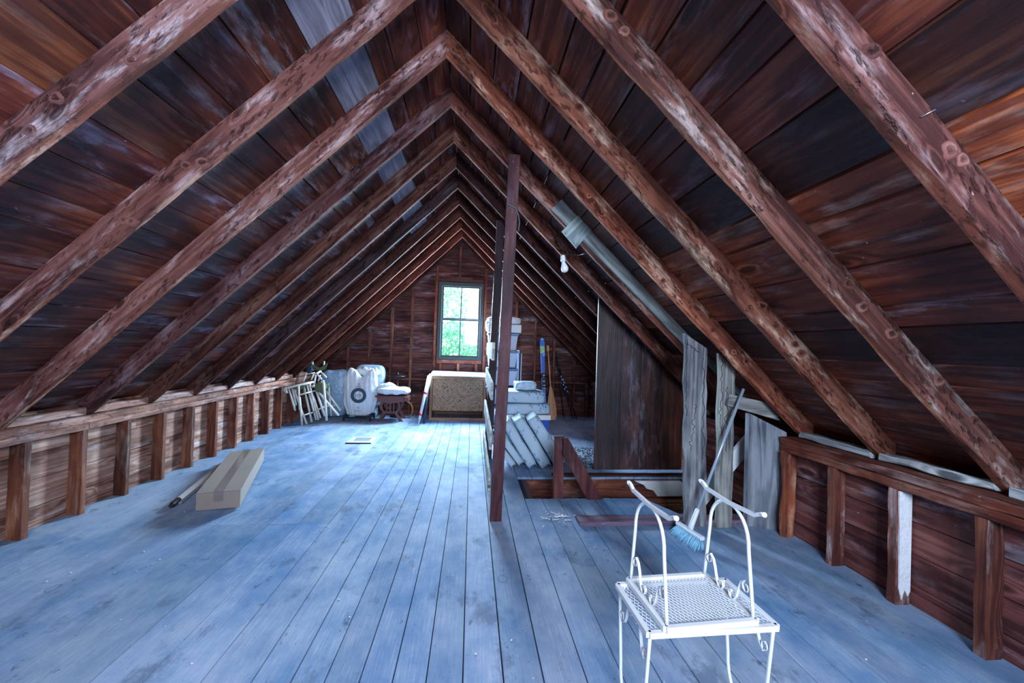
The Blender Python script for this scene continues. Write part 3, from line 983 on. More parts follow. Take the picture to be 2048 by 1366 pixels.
i = 0
for a, b in zip(xs, xs[1:]):
    if i < len(rail_labs) and rail_labs[i] and b - a > .15:
        mb = MB(); mb.beam((a + .025, YF - .04, .715), (b - .025, YF - .04, .715), .085, .045, side=(0, 1, 0), seg=8, jit=.004, ch=.003, tint=jt(.8, .2, .25))
        mb.build('fire_block', M['stud'], label='horizontal fire block between gable studs %s' % rail_labs[i], cat='wall rail', group='fire blocks in the gable wall')
    i += 1

# ================================================================== POSTS, RAIL AND STAIR WOODWORK
def post(name, a, b, w, d, mat, tint, lab, cat, side=(1, 0, 0), seg=24, jit=.003, ch=.004, **kw):
    mb = MB(); mb.beam(a, b, w, d, side=side, seg=seg, jit=jit, ch=ch, tint=tint)
    return mb.build(name, mat, label=lab, cat=cat, **kw)


p = post('post', (.238, 3.25, 0), (.300, 3.25, 3.0), .094, .05, M['post'], (.72, .68, .85, .3), 'tall dark reddish-purple post standing on the floor at the near end of the rail', 'post')
q = MB()
q.tube([at(1013, 408, 3.215), at(1020, 411, 3.215), at(1031, 416, 3.215), at(1037, 430, 3.23), at(1039, 445, 3.23), at(1037, 462, 3.23)], .005, 6)
q.build('string_loop', M['string'], p)
for px, py in ((1026, 323), (1034, 335), (1021, 415), (1024, 425), (1030, 444)):
    q = MB(); c = at(px, py, 3.224); q.lathe([(.004, -.004), (.005, 0), (.001, .004)], c, 8, ax=Matrix.Rotation(math.radians(90), 3, 'X'))
    q.build('nail_head', M['steel'], p)
post('post', (.245, 5.03, 0), (.312, 5.03, 3.02), .095, .05, M['post'], (.35, .55, .75, .1), 'tall blackish post at the far end of the rail, behind the reddish one', 'post')
for z0, z1, h, ya, yb, pale, lab in ((1.385, 1.375, .15, 3.3, 5.0, 1., 'topmost pale rail board joining the two posts'), (1.06, 1.045, .15, 3.29, 5.1, .95, 'second rail board down, pale with a long crack'),
                                    (.645, .645, .165, 3.29, 5.15, .9, 'third rail board down, sagging pale grey'), (.24, .28, .16, 3.3, 5.2, .85, 'lowest rail board, close to the floor')):
    post('rail_board', (.195, yb, z0), (.180, ya, z1), .022, h, M['grey'], (1.25, 1.3, 1.25, pale), lab, 'rail board', side=(1, 0, 0), group='boards of the stair rail', jit=.004)

# bits around the stair opening
post('stair_post', (.865, 3.735, 0), (.855, 3.735, .585), .095, .04, M['post'], (.95, .8, .85, .2), 'short post stub at the corner of the stair opening', 'post')
mb = MB(); mb.prism([(1.285, .0), (1.13, .0), (.885, .43), (.885, .578), (.93, .578)], 3.668, 3.706, (.95, .75, .8, .2))
mb.build('brace', M['post'], label='slanted dark brace running down from the short post stub to the floor', cat='brace')
mb = MB(); mb.beam((HX0 + .005, 4.337, -.125), (2.55, 4.337, -.125), .035, .2, side=(0, 1, 0), seg=30, jit=.006, ch=.004, tint=(.75, .68, .72, .3))
jb = mb.build('header_joist', M['stud'], label='reddish-brown joist forming the far side of the stair opening', cat='joist')
q = MB(); q.prism([(1.86, -.035), (2.40, -.035), (2.43, -.075), (2.43, -.205), (2.13, -.205), (2.08, -.14), (2.0, -.12), (1.97, -.08)], 4.285, 4.315, (1, 1, 1, 0))
q.build('pale_wood_chunk', M['plaster'], jb)  # grey-white chunk of wood, given the plaster material
for n_, (za, zb) in enumerate(((-.29, -.245), (-.34, -.297), (-.39, -.347), (-.44, -.397))):
    mb = MB(); mb.beam((HX0 + .02, 4.325, (za + zb) / 2), (2.56, 4.325, (za + zb) / 2), .02, zb - za, side=(0, 1, 0), seg=24, jit=.006, ch=0, tint=(1.1, .9, .75, .35))
    mb.build('lath_strip', M['plate'], label='thin lath below the stair joist, %s one down' % ORD[n_], cat='lath', group='laths under the stair joist')
for xa, xb, lab in ((.92, 1.22, 'long white ridge of plaster squeezed out below the stair joist, behind the brace'), (1.42, 1.58, 'short white ridge of plaster squeezed out below the middle of the stair joist')):
    mb = MB(); mb.beam((xa, 4.30, -.237), (xb, 4.30, -.234), .02, .012, side=(0, 1, 0), seg=8, jit=.006)
    mb.build('plaster_key', M['plaster'], label=lab, cat='plaster')
mb = MB(); mb.beam((HX0 + .3, 4.36, .012), (2.56, 4.36, .012), .07, .022, side=(0, 1, 0), seg=20, jit=.004, tint=(.7, .6, .6, .3))
mb.build('edge_strip', M['post'], label='thin dark strip along the far lip of the stair opening', cat='trim strip')
post('sill_timber', (.905, 3.18, .018), (2.44, 3.16, .018), .13, .036, M['post'], (1.2, 1.5, 2.1, .85), 'flat timber lying on the floor in front of the stair opening', 'timber', side=(0, 1, 0))

# dark plank partition
seg_x = [(1.452, 1.745), (1.75, 1.985), (1.99, 2.24), (2.245, 2.515)]
pl_lab = ['blackish edge plank with a pale worn corner', 'plank with blue-grey scuffs near its top', 'middle plank with whitish vertical streaks', 'reddish-brown plank next to the rough grey board']
for (a, b), tn, lab in zip(seg_x, [(.5, .6, .8, .1), (.9, .9, 1.1, .45), (1.0, .9, 1.0, .55), (2.0, 1.3, .9, .1)], pl_lab):
    mb = MB()
    n0 = 10
    poly = [(a, .03), (b, .03), (b, roof(b) - .035), (a, roof(a) - .035)]
    mb.prism(poly, 4.49, 4.512, tn)
    mb.build('partition_plank', M['darkplank'], label='tall dark partition ' + lab, cat='plank', group='planks of the stair partition')

# rough grey boards at the east side of the stair
def gboard(poly, ya, yb, tint, lab, nm='plank', cat='plank', mat=None, skew=0., grain='z', grp=None):
    mb = MB(); mb.prism(poly, ya, yb, tint, grain=grain)
    o = mb.build(nm, mat or M['grey'], label=lab, cat=cat, group=grp)
    return o


GBL = 'rough grey boards beside the stair'
ed = [(1.770 + .008 * math.sin(i * 1.9) + (-.04 * i / 12), 1.575 * i / 12) for i in range(13)]
er = [(1.952 + .006 * math.sin(i * 2.3) + (-.03 * i / 12), 1.455 * i / 12) for i in range(12, -1, -1)]
gB = gboard(er[::-1] + ed[::-1], 3.085, 3.115, (.85, .86, .92, .8), 'tall rough grey board with worm tracks, foremost beside the dark partition', grp=GBL)
ed = [(2.028 + .006 * math.sin(i * 1.4) - .012 * i / 12, 1.42 * i / 12) for i in range(13)]
er = [(2.160 + .004 * math.sin(i * 2.1), 1.285 * i / 12) for i in range(12, -1, -1)]
gC = gboard(er[::-1] + ed[::-1], 3.062, 3.092, (.95, .95, .88, .7), 'second tall grey board, slightly behind the broom handle', grp=GBL)
def track(x0, z0, x1, z1, Y, par, sd, amp=.018):
    q = MB(); pts = []
    for i in range(46):
        t = i / 45
        pts.append(V((x0 + (x1 - x0) * t + amp * noise.noise(V((t * 9, sd, 0))) + amp * .5 * noise.noise(V((t * 26, sd, 4))), Y, z0 + (z1 - z0) * t + .012 * noise.noise(V((t * 22, sd, 7))))))
    q.tube(pts, 0, flat=(.0045, .002, (1, 0, .2)))
    q.build('worm_track', M['black'], par)


track(1.755, .9, 1.748, 1.53, 3.0845, gB, 1); track(1.915, .55, 1.895, 1.38, 3.0845, gB, 2, .03); track(1.80, .62, 1.84, 1.0, 3.0845, gB, 3, .04); track(1.745, 1.5, 1.85, 1.42, 3.0845, gB, 4, .03)
track(2.04, .75, 2.045, 1.40, 3.0615, gC, 5, .03); track(2.10, .62, 2.09, 1.15, 3.0615, gC, 6, .03)
mb = MB()
mb.hexa([(2.318, 3.095, 0), (2.30, 3.12, 0), (2.555, 2.995, 0), (2.57, 2.965, 0), (2.318, 3.095, .93), (2.30, 3.12, .93), (2.53, 2.99, .80), (2.545, 2.965, .80)], (.8, .86, .98, .8))
mb.build('plank', M['grey'], label='short wide grey plank between the white lath and the orange-brown corner post', cat='plank', group=GBL)
gboard([(2.07, 1.0), (2.53, .885), (2.50, .95), (2.42, 1.03), (2.085, 1.092)], 3.02, 3.06, (1.1, 1.05, 1.0, .85), 'short grey cross board behind the broom handle, under the rafter', 'cross_board', 'board', grain='x', grp=GBL)
mb = MB(); mb.beam((1.96, 3.33, .02), (2.56, 3.33, .72), .025, .125, side=(0, 1, 0), seg=16, jit=.004, tint=(1, 1, 1, 0))
mb.build('white_lath', M['plaster'], label='white plastered board slanting up behind the grey boards', cat='board')
gb = post('sister_board', at(1113, 409, 3.46), at(1384, 688, 3.46), .03, .125, M['grey'], (1.0, 1.1, 1.08, .8), 'long grey board nailed along the east rafter down to the rough board', 'board', side=(0, 1, 0), seg=30, jit=.004, ch=.003)
gb2 = post('sister_board', at(1412, 706, 3.46), at(1492, 790, 3.46), .03, .12, M['grey'], (.8, .9, .9, .7), 'lower end of a grey board seen between the two tall grey boards', 'board', side=(0, 1, 0), seg=10, jit=.004, ch=.003)
mb = MB()
c = [at(*q, 3.43) for q in ((1167, 419), (1192, 448), (1153, 496), (1124, 462))]
mb.hexa([c[0], c[1], c[1] + V((0, .022, 0)), c[0] + V((0, .022, 0)), c[3], c[2], c[2] + V((0, .022, 0)), c[3] + V((0, .022, 0))], (1.35, 1.6, 1.6, .78))
blk = mb.build('wood_block', M['grey'], label='small square pale green-grey block nailed across the long grey board', cat='wood block')
for px, py in ((1148, 486), (1131, 467)):
    q = MB(); q.lathe([(.004, -.003), (.005, 0), (.001, .003)], at(px, py, 3.427), 8, ax=Matrix.Rotation(math.radians(90), 3, 'X'))
    q.build('nail_head', M['blackmetal'], blk)

# ================================================================== LIGHT BULB
bc = at(1129, 535, 3.85)
bulb = empty('light_bulb', bc, 'unlit frosted bulb hanging from a black cord under the east rafters', 'light bulb')
r = .036
q = MB(); q.lathe([(.004, -.050), (.020, -.046), (.031, -.034), (.0365, -.014), (.034, .006), (.026, .028), (.018, .045), (.0165, .06)], bc, 20, ax=Matrix.Rotation(math.radians(-14), 3, 'Y')); q.build('glass_envelope', M['bulb'], bulb)
sc_ = bc + V((-.016, 0, .082))
q = MB(); q.lathe([(.019, -.024), (.024, -.022), (.025, .012), (.022, .018), (.024, .022), (.022, .036), (.012, .042)], sc_, 18, ax=Matrix.Rotation(math.radians(-8), 3, 'Y')); q.build('socket', M['porcelain'], bulb)
q = MB()
q.tube([sc_ + V((0, 0, .035)), at(1123, 514, 3.85), at(1128, 509, 3.84), at(1140, 508.5, 3.82), at(1156, 510, 3.78), at(1166, 508, 3.65), at(1178, 503, 3.52)], .0055, 8)
q.build('cord', M['cord'], bulb)

# ================================================================== BROOM
br = empty('broom', (1.70, 2.86, 0), 'pale broom leaning with its head on the floor and handle against the grey boards', 'broom')
b0, b1 = at(1385, 1052, 2.86), at(1487, 778, 2.98)
hc = V((1.68, 2.86, .075))
q = MB(); q.tube([hc + (b1 - hc) * .13, b1], .0115, 12); q.build('handle', M['handle'], br)
q = MB(); dd = (b1 - hc).normalized(); q.tube([hc + dd * .01, hc + dd * .05, hc + dd * .16, hc + dd * .175], [.022, .019, .017, .013], 12); q.build('ferrule', M['broom'], br)
hd = (at(1404, 1081, 2.72) - at(1354, 1049, 2.98)); hd.z = 0; hd.normalize()
q = MB(); q.beam(hc - hd * .13, hc + hd * .13, .042, .026, side=hd.cross(V((0, 0, 1))), seg=10, ch=.008, jit=0); q.build('head_block', M['broom'], br)
q = MB()
for i in range(560):
    t = rnd.uniform(-.122, .122); s = rnd.uniform(-.018, .018)
    sv = hd.cross(V((0, 0, 1)))
    a = hc + hd * t + sv * s - V((0, 0, .012))
    e = hc + hd * (t * 1.18 + rnd.uniform(-.014, .014)) + sv * (s * 2.0) + V((-.035 + rnd.uniform(-.02, .014), -.012, 0)); e.z = .004
    q.tube([a, (a + e) / 2 + V((0, 0, .004)), e], [.0018, .0015, .001], 3)
q.build('bristles', M['bristle'], br, kind='stuff')

# ================================================================== WHITE NESTING TABLES
def scroll(P, Q, side, up, mb, flip=1):
    pass


def nest_table(name, rot, cx, cy, z0, W, Dp, H, inverted, label, group):
    "wire table: frame, expanded-metal top, two arched legs with runners and scrolls; built about z=0 at the top plate"
    root = empty(name, (cx, cy, 0 if not inverted else z0), label, 'side table', group)
    R = Matrix.Rotation(rot, 3, 'Z')
    s = 1 if inverted else -1
    base = V((cx, cy, z0))

    def T(x, y, z): return base + R @ V((x, y, s * z))
    hw, hd_ = W / 2, Dp / 2
    b = .020
    q = MB()
    for (xa, ya, xb, yb) in ((-hw, -hd_, hw, -hd_), (hw, -hd_, hw, hd_), (hw, hd_, -hw, hd_), (-hw, hd_, -hw, -hd_)):
        q.beam(T(xa, ya, 0), T(xb, yb, 0), b, b, side=(0, 0, 1), ch=.002)
    q.build('top_frame', M['white'], root)
    # expanded metal: two families of fine strands
    q = MB()
    px_, py_ = .0155, .034
    n = 0
    k0 = int((W / px_ + Dp / py_)) + 2
    for fam in (1, -1):
        for i in range(-k0, k0 + 1):
            # line x/px_ + fam*y/py_ = i ; clip to the frame
            pts = []
            ex, ey = hw - .006, hd_ - .006
            for x in (-ex, ex):
                y = (i - x / px_) * py_ * fam
                if -ey <= y <= ey: pts.append((x, y))
            for y in (-ey, ey):
                x = (i - fam * y / py_) * px_
                if -ex < x < ex: pts.append((x, y))
            if len(pts) >= 2:
                a, c2 = pts[0], pts[-1]
                if (a[0] - c2[0]) ** 2 + (a[1] - c2[1]) ** 2 < 1e-5: continue
                q.beam(T(a[0], a[1], .006 * fam * .15), T(c2[0], c2[1], .006 * fam * .15), .0028, .0022, side=(0, 0, 1))
    q.build('mesh_top', M['white'], root)
    for sx in (-1, 1):
        x = sx * (hw - .008)
        q = MB()
        pts = []
        top = H - .018
        ins = .012
        for i in range(7): pts.append(T(x, -hd_ + .008 + .028 * (i / 6), .01 + (top * .62) * i / 6))
        a0, r_ = top * .62, top * .38
        ry = hd_ - .008 - .028
        for i in range(1, 16):
            a = math.pi * i / 16
            pts.append(T(x, -ry * math.cos(a), a0 + .01 + r_ * math.sin(a) ** .85))
        for i in range(7): pts.append(T(x, hd_ - .008 - .028 * (1 - i / 6), .01 + (top * .62) * (1 - i / 6)))
        q.tube(pts, .0065, 8)
        q.build('leg', M['white'], root)
        q = MB()
        ru = [T(x, -hd_ - .026, H + .018), T(x, -hd_ - .012, H + .012), T(x, -hd_ + .008, H), T(x, 0, H - .008), T(x, hd_ - .008, H), T(x, hd_ + .012, H + .012), T(x, hd_ + .028, H + .018)]
        q.tube(ru, 0, flat=(.013, .013, (1, 0, 0)))
        q.tube([T(x, -hd_ - .035, H + .019), T(x, -hd_ - .024, H + .016)], .009, 8); q.tube([T(x, hd_ + .026, H + .016), T(x, hd_ + .037, H + .019)], .009, 8)
        q.build('runner_foot', M['white'], root)
        for sy in (-1, 1):
            q = MB()
            # curl at the leg, sweeping down to the frame and curling again at the middle
            pts = []
            y1 = hd_ - .02
            for i in range(9):
                a = math.radians(200 - i * 50)
                rr = .006 + .0016 * i
                pts.append((y1 - .02 + rr * math.cos(a) * 1., .098 + rr * math.sin(a) * 1.1))
            lo = [(y1 - .028, .118), (y1 - .045, .105), (y1 - .056, .080), (y1 - .063, .055), (y1 - .071, .032), (y1 - .081, .017), (y1 - .093, .013), (y1 - .103, .018), (y1 - .108, .03), (y1 - .106, .041), (y1 - .098, .044), (y1 - .094, .036)]
            pts = pts[2:] + lo
            q.tube([T(x - sx * .002, sy * yy, zz) for yy, zz in pts], 0, flat=(.011, .0032, R @ V((1, 0, 0))))
            q.build('scroll', M['white'], root)
    return root


nest_table('nesting_table', math.radians(1.2), .880, 1.471, .440, .485, .283, .44, False, 'larger white wire table standing upright with mesh top, carrying an upturned smaller one', 'white wire nesting tables')
nest_table('nesting_table', math.radians(3.4), .864, 1.472, .462, .352, .290, .375, True, 'smaller white wire table turned upside down, its arched legs in the air', 'white wire nesting tables')

# ================================================================== CARTON AND POLE ON THE FLOOR
cb = [V((-2.188, 3.482, .004)), V((-1.868, 3.515, .018)), V((-2.345, 4.86, .018)), V((-2.645, 4.74, .004))]
car = empty('cardboard_box', tuple(cb[0]), 'long flat taped cardboard box lying on the floor by the west studs', 'box')
up_ = V((0, 0, .137))
q = MB()
P = [cb[0], cb[1], cb[1] + up_, cb[0] + up_, cb[3], cb[2], cb[2] + up_, cb[3] + up_]
q.hexa(P, (1, 1, 1, 0)); q.build('box_body', M['card'], car)
# the two top flaps and the tape between them
tz = up_ + V((0, 0, .0015))
mid0, mid1 = cb[0].lerp(cb[1], .5), cb[3].lerp(cb[2], .5)
for a, b_, c2, d2 in ((cb[0], mid0 - V((.003, 0, 0)), mid1 - V((.003, 0, 0)), cb[3]), (mid0 + V((.003, 0, 0)), cb[1], cb[2], mid1 + V((.003, 0, 0)))):
    q = MB(); A = [a + tz, b_ + tz, c2 + tz, d2 + tz]
    q.hexa([A[0], A[1], A[1] + V((0, 0, .004)), A[0] + V((0, 0, .004)), A[3], A[2], A[2] + V((0, 0, .004)), A[3] + V((0, 0, .004))]); q.build('flap', M['card'], car)
q = MB()
ux = (cb[1] - cb[0]).normalized(); uy = (mid1 - mid0).normalized()
h1 = up_ + V((0, 0, .0065))
A = [mid0 - ux * .035 + h1, mid0 + ux * .035 + h1, mid1 + ux * .035 + h1, mid1 - ux * .035 + h1]
q.hexa([A[0], A[1], A[1] + V((0, 0, .001)), A[0] + V((0, 0, .001)), A[3], A[2], A[2] + V((0, 0, .001)), A[3] + V((0, 0, .001))])
A = [mid0 - ux * .035 + up_ * .45 - uy * .0015, mid0 + ux * .035 + up_ * .45 - uy * .0015, mid0 + ux * .035 + h1 - uy * .0015, mid0 - ux * .035 + h1 - uy * .0015]
q.hexa([A[0], A[1], A[1] - uy * .001, A[0] - uy * .001, A[3], A[2], A[2] - uy * .001, A[3] - uy * .001])
q.build('packing_tape', M['tape'], car)
ex = at(392, 985, 3.43)
po = empty('floor_pole', (-2.50, 3.53, 0), 'white tube with a black rubber end lying beside the cardboard box', 'pole')
a, b_ = V((-2.43, 3.63, .028)), V((-2.72, 4.80, .028))
q = MB(); q.tube([a, b_], .022, 14); q.build('tube', M['pole'], po)
dv = (b_ - a).normalized()
q = MB(); q.tube([a - dv * .12, a - dv * .095, a - dv * .06, a - dv * .03, a + dv * .02], [.012, .02, .024, .020, .024], 12); q.build('end_cap', M['black'], po)
q = MB(); q.tube([a - dv * .05 + V((.03, .02, -.006)), b_ + V((.045, 0, -.01))], .012, 10); q.build('side_rod', M['steel'], po)

# floor grille
gr = empty('floor_grille', (-1.53, 5.88, 0), 'pale metal heating grille set in the floor near the window', 'grille')
q = MB()
gx0, gx1, gy0, gy1 = -1.70, -1.36, 5.74, 6.10
q.box(gx0, gx1, gy0, gy0 + .09, .001, .016); q.box(gx0, gx1, gy1 - .05, gy1, .001, .012); q.box(gx0, gx0 + .06, gy0 + .09, gy1 - .05, .001, .012); q.box(gx1 - .06, gx1, gy0 + .09, gy1 - .05, .001, .012)
q.build('rim', M['vent'], gr)
q = MB()
n = 9
for i in range(1, n):
    x = gx0 + .06 + (gx1 - gx0 - .12) * i / n
    q.box(x - .0022, x + .0022, gy0 + .09, gy1 - .05, .004, .008, 'y')
for i in range(1, 5):
    y = gy0 + .09 + (gy1 - gy0 - .14) * i / 5
    q.box(gx0 + .06, gx1 - .06, y - .003, y + .003, .004, .007)
q.build('grid', M['vent'], gr)
q = MB(); q.box(gx0, gx1 + .003, gy0 - .006, gy0 - .001, .001, .014); q.build('front_shadow_strip', M['black'], gr)  # black strip stands in for the shadow along the front edge
q = MB(); q.box(gx0 + .058, gx1 - .058, gy0 + .088, gy1 - .048, .0018, .0035); q.build('duct_shade_sheet', M['black'], gr)  # flat black sheet in place of the shade inside the duct

# ================================================================== CHIPBOARD CRATE UNDER THE WINDOW
cr = empty('crate', (-.235, 7.62, 0), 'open-framed crate with a chipboard panel under the gable window', 'crate')
X0, X1, YC, YD = -.755, .295, 7.58, 8.02
for xa, xb in ((X0, X0 + .045), (X1 - .045, X1)):
    q = MB(); q.box(xa, xb, YC, YC + .03, .02, .815, 'z'); q.build('upright', M['pine'], cr)
    q = MB(); q.box(xa + .004, xb - .004, YC + .032, YD, .02, .80, 'y'); q.build('side_panel', M['pine'], cr)
q = MB(); q.box(X0, X1, YC - .005, YC + .04, .0, .042, 'x'); q.build('bottom_rail', M['pine'], cr)
q = MB(); q.box(X0 + .046, X1 - .046, YC, YC + .03, .775, .815, 'x'); q.build('top_rail', M['pine'], cr)
q = MB(); q.box(X0 + .05, X1 - .05, YC + .04, YC + .055, .17, .772, 'x'); q.build('chipboard_panel', M['osb'], cr)
q = MB(); q.box(X0 + .05, X1 - .05, YD - .02, YD, .04, .80, 'x', (.4, .35, .35, 0)); q.build('back_panel', M['pine'], cr)
mb = MB()
A = [(X0 - .01, YC - .02, .825), (X1 + .005, YC - .02, .822), (X1 - .02, 8.05, .865), (X0 + .0, 8.05, .88)]
mb.hexa([A[0], A[1], (A[1][0], A[1][1], A[1][2] + .02), (A[0][0], A[0][1], A[0][2] + .02), A[3], A[2], (A[2][0], A[2][1], A[2][2] + .02), (A[3][0], A[3][1], A[3][2] + .02)])
mb.build('cover_board', M['paper'], label='white sheet of board lying on top of the chipboard crate', cat='board')
tb = empty('taped_tube', (-.88, 7.1, 0), 'white tube banded with red tape leaning against the crate', 'tube')
a, b_ = V((-.885, 7.10, .02)), V((-.765, 7.42, .84))
q = MB(); q.tube([a, a.lerp(b_, .08), a.lerp(b_, .1), b_], [.010, .012, .024, .030], 12); q.build('tube', M['paper'], tb)
for t in (.16, .60):
    q = MB(); q.tube([a.lerp(b_, t), a.lerp(b_, t + .05)], [.0275 + t * .006] * 2, 12); q.build('tape_band', M['red'], tb)
q = MB(); q.tube([a.lerp(b_, .55) + V((.03, .03, 0)), b_ + V((.025, .03, .03))], [.02, .028], 8); q.build('paper_wrap', M['paper'], tb)
mb = MB(); mb.tube([V((-.80, 7.22, .012)), V((-.785, 7.50, .66))], .022, 10)
mb.build('dark_tube', M['navy'], label='dark tube standing in the gap between taped tube and crate', cat='tube')

# ================================================================== FAR WEST CORNER
# white printed sack over a low stand
st = empty('low_stand', (-2.0, 7.42, 0), 'low dark stand carrying the white sack with the printed ring', 'stand')
q = MB()
q.box(-2.25, -1.76, 7.36, 7.39, .06, .10, 'x'); q.box(-2.25, -1.76, 7.66, 7.69, .06, .10, 'x')
q.box(-2.25, -2.22, 7.39, 7.66, .06, .10, 'y'); q.box(-1.79, -1.76, 7.39, 7.66, .06, .10, 'y')
q.build('stand_frame', M['blackmetal'], st)
for x in (-2.235, -1.775):
    for y in (7.375, 7.675):
        q = MB(); q.box(x - .012, x + .012, y - .012, y + .012, 0, .06, 'z'); q.build('leg', M['blackmetal'], st)
mb = MB()
def sackfront():
    "a stuffed sack: two peaks at the top, sagging between, gathered at the foot"
    nu, nv = 44, 40
    n0 = len(mb.v)
    for back in (0, 1):
        for i in range(nv + 1):
            t = i / nv
            for j in range(nu + 1):
                s = j / nu * 2 - 1
                half = .30 * (1 - .12 * abs(t - .6) ** 1.0) - (.05 * max(0, .25 - t) / .25)
                topz = .95 - .17 * math.exp(-((s - .05) / .38) ** 2) - .18 * max(0, abs(s) - .72) / .28
                botz = .07 + .04 * abs(s) ** 2 + .03 * max(0, s) ** 2
                z = botz + (topz - botz) * t
                x = -1.985 + s * half + .012 * noise.noise(V((s * 3, t * 4, 1)))
                bulge = (1 - abs(s) ** 3) * math.sin(math.pi * min(1, max(0, t * .92 + .06))) ** .6
                fold = .02 * noise.noise(V((s * 7 + t * 1.2, t * 1.5, 4))) + .012 * abs(noise.noise(V((s * 13, t * 2.2, 8))))
                y = 7.47 + (-1 if not back else 1) * (.10 * bulge + .004) + (fold if not back else 0)
                if back: y += .04
                mb.v.append(V((x, y, z)))
        for i in range(nv):
            for j in range(nu):
                A = n0 + back * (nv + 1) * (nu + 1) + i * (nu + 1) + j
                mb.face([A, A + 1, A + nu + 2, A + nu + 1], [(0, 0)] * 4, (1, 1, 1, 0), 0, True)
    B = (nv + 1) * (nu + 1)
    for j in range(nu):
        for A in (n0 + j, n0 + nv * (nu + 1) + j):
            mb.face([A, A + 1, A + B + 1, A + B], [(0, 0)] * 4, (1, 1, 1, 0), 0, True)
    for i in range(nv):
        for A in (n0 + i * (nu + 1), n0 + i * (nu + 1) + nu):
            mb.face([A, A + nu + 1, A + B + nu + 1, A + B], [(0, 0)] * 4, (1, 1, 1, 0), 0, True)


sackfront()
sk = mb.build('plastic_sack', M['bagwhite'], label='white plastic sack printed with a dark ring, sagging between two peaks', cat='bag')


def ink(px, py, Y=7.35): return at(px, py, Y)


# printed ring: follows the sack front
def fronty(x, z): return 7.345
q = MB()
cx_, cz_ = -1.985, .465
n = 40
for k in range(n):
    a0, a1 = 2 * math.pi * k / n, 2 * math.pi * (k + 1) / n
    P = []
    for y in (7.335, 7.339):
        for a, r_ in ((a0, .078), (a0, .135), (a1, .135), (a1, .078)):
            P.append((cx_ + r_ * math.cos(a), y, cz_ + r_ * 1.0 * math.sin(a)))
    q.hexa(P)
q.build('printed_ring', M['print'], sk)
def text(body, size, loc, parent, mat, name, rotz=0.):
    cu = D.curves.new(name, 'FONT')
    cu.body = body; cu.size = size; cu.extrude = .0015; cu.align_x = 'CENTER'; cu.align_y = 'CENTER'
    o = D.objects.new(name, cu)
    COL.objects.link(o)
    cu.materials.append(mat)
    o.rotation_euler = (math.radians(90), 0, rotz)
    bpy.context.view_layer.update()
    dg = bpy.context.evaluated_depsgraph_get()
    me = D.meshes.new_from_object(o.evaluated_get(dg))
    D.objects.remove(o)
    o = D.objects.new(name, me); COL.objects.link(o)
    o.rotation_euler = (math.radians(90), 0, rotz)
    o.parent = parent
    o.location = V(loc) - V(parent['_o'])
    return o
text('ROMAJ', .036, (cx_, 7.335, cz_ + .008), sk, M['print'], 'ring_lettering')
for z_, w_ in ((cz_ - .022, .05), (.625, .055), (.19, .055)):
    q = MB(); q.box(cx_ - w_, cx_ + w_, 7.335, 7.338, z_ - .003, z_ + .003); q.build('printed_line', M['print'], sk)
for z_ in (.665, .245):
    q = MB()
    for k in range(8):
        a = k * math.pi / 4
        q.beam((cx_ + .008 * math.cos(a), 7.337, z_ + .008 * math.sin(a)), (cx_ + .02 * math.cos(a), 7.337, z_ + .02 * math.sin(a)), .004, .004)
    q.build('printed_emblem', M['print'], sk)
q = MB(); q.box(-2.13, -2.03, 7.325, 7.332, .085, .105); q.build('teal_mark', M['teal'], sk)

mb = MB(); mb.blob((-2.56, 7.85, .44), (.24, .13, .43), e=.45, amp=.03, fr=4, seed=3, fold=1.2)
mb.build('covered_load', M['bagblue'], label='tall load wrapped in shiny blue film behind the folded chairs', cat='wrapped load')
mb = MB(); mb.blob((-1.90, 7.82, .60), (.26, .13, .385), e=.35, amp=.018, fr=4, seed=9, fold=1.)
mb.blob((-1.93, 7.84, .12), (.17, .10, .11), e=.5, amp=.02, fr=5, seed=4, fold=.8)
mb.build('covered_chair', M['clear'], label='armchair shape under cloudy blue plastic behind the printed sack', cat='chair')
mb = MB(); mb.blob((-1.93, 7.66, .86), (.22, .06, .07), e=.7, amp=.035, fr=7, seed=14, fold=1.4)
mb.build('crumpled_bag', M['bagwhite'], label='crumpled white bag lying across the back of the covered armchair', cat='bag')

# side table with slatted ends
tb = empty('side_table', (-1.43, 7.55, 0), 'small purple-brown side table with shaped legs and slatted end', 'side table')
q = MB(); q.beam((-1.70, 7.55, .452), (-1.17, 7.55, .452), .42, .025, side=(0, 1, 0), ch=.004, seg=2); q.build('tabletop', M['mahog'], tb)
q = MB(); q.prism([(-1.665, .438), (-1.665, .36), (-1.60, .355), (-1.50, .335), (-1.43, .325), (-1.36, .335), (-1.26, .355), (-1.20, .36), (-1.20, .438)], 7.36, 7.38, grain='x'); q.build('apron', M['mahog'], tb)
q = MB(); q.box(-1.20, -1.12, 7.40, 7.7, .36, .438, 'y'); q.build('drop_leaf', M['mahog'], tb)
for sgn in (-1, 1):
    for yy in (7.37, 7.70):
        q = MB(); c = -1.432
        pts = [(c + sgn * .13, .36), (c + sgn * .165, .29), (c + sgn * .150, .22), (c + sgn * .105, .17), (c + sgn * .13, .11), (c + sgn * .17, .05), (c + sgn * .20, .0)]
        w_ = [.05, .05, .05, .06, .055, .055, .07]
        L = [(x - ww / 2, z) for (x, z), ww in zip(pts, w_)]; Rr = [(x + ww / 2, z) for (x, z), ww in zip(pts, w_)]
        q.prism(L[::-1] + Rr if True else L, yy, yy + .03); q.build('leg', M['mahog'], tb)
q = MB(); q.box(-1.535, -1.33, 7.375, 7.395, .145, .185, 'x'); q.build('lower_rail', M['mahog'], tb)
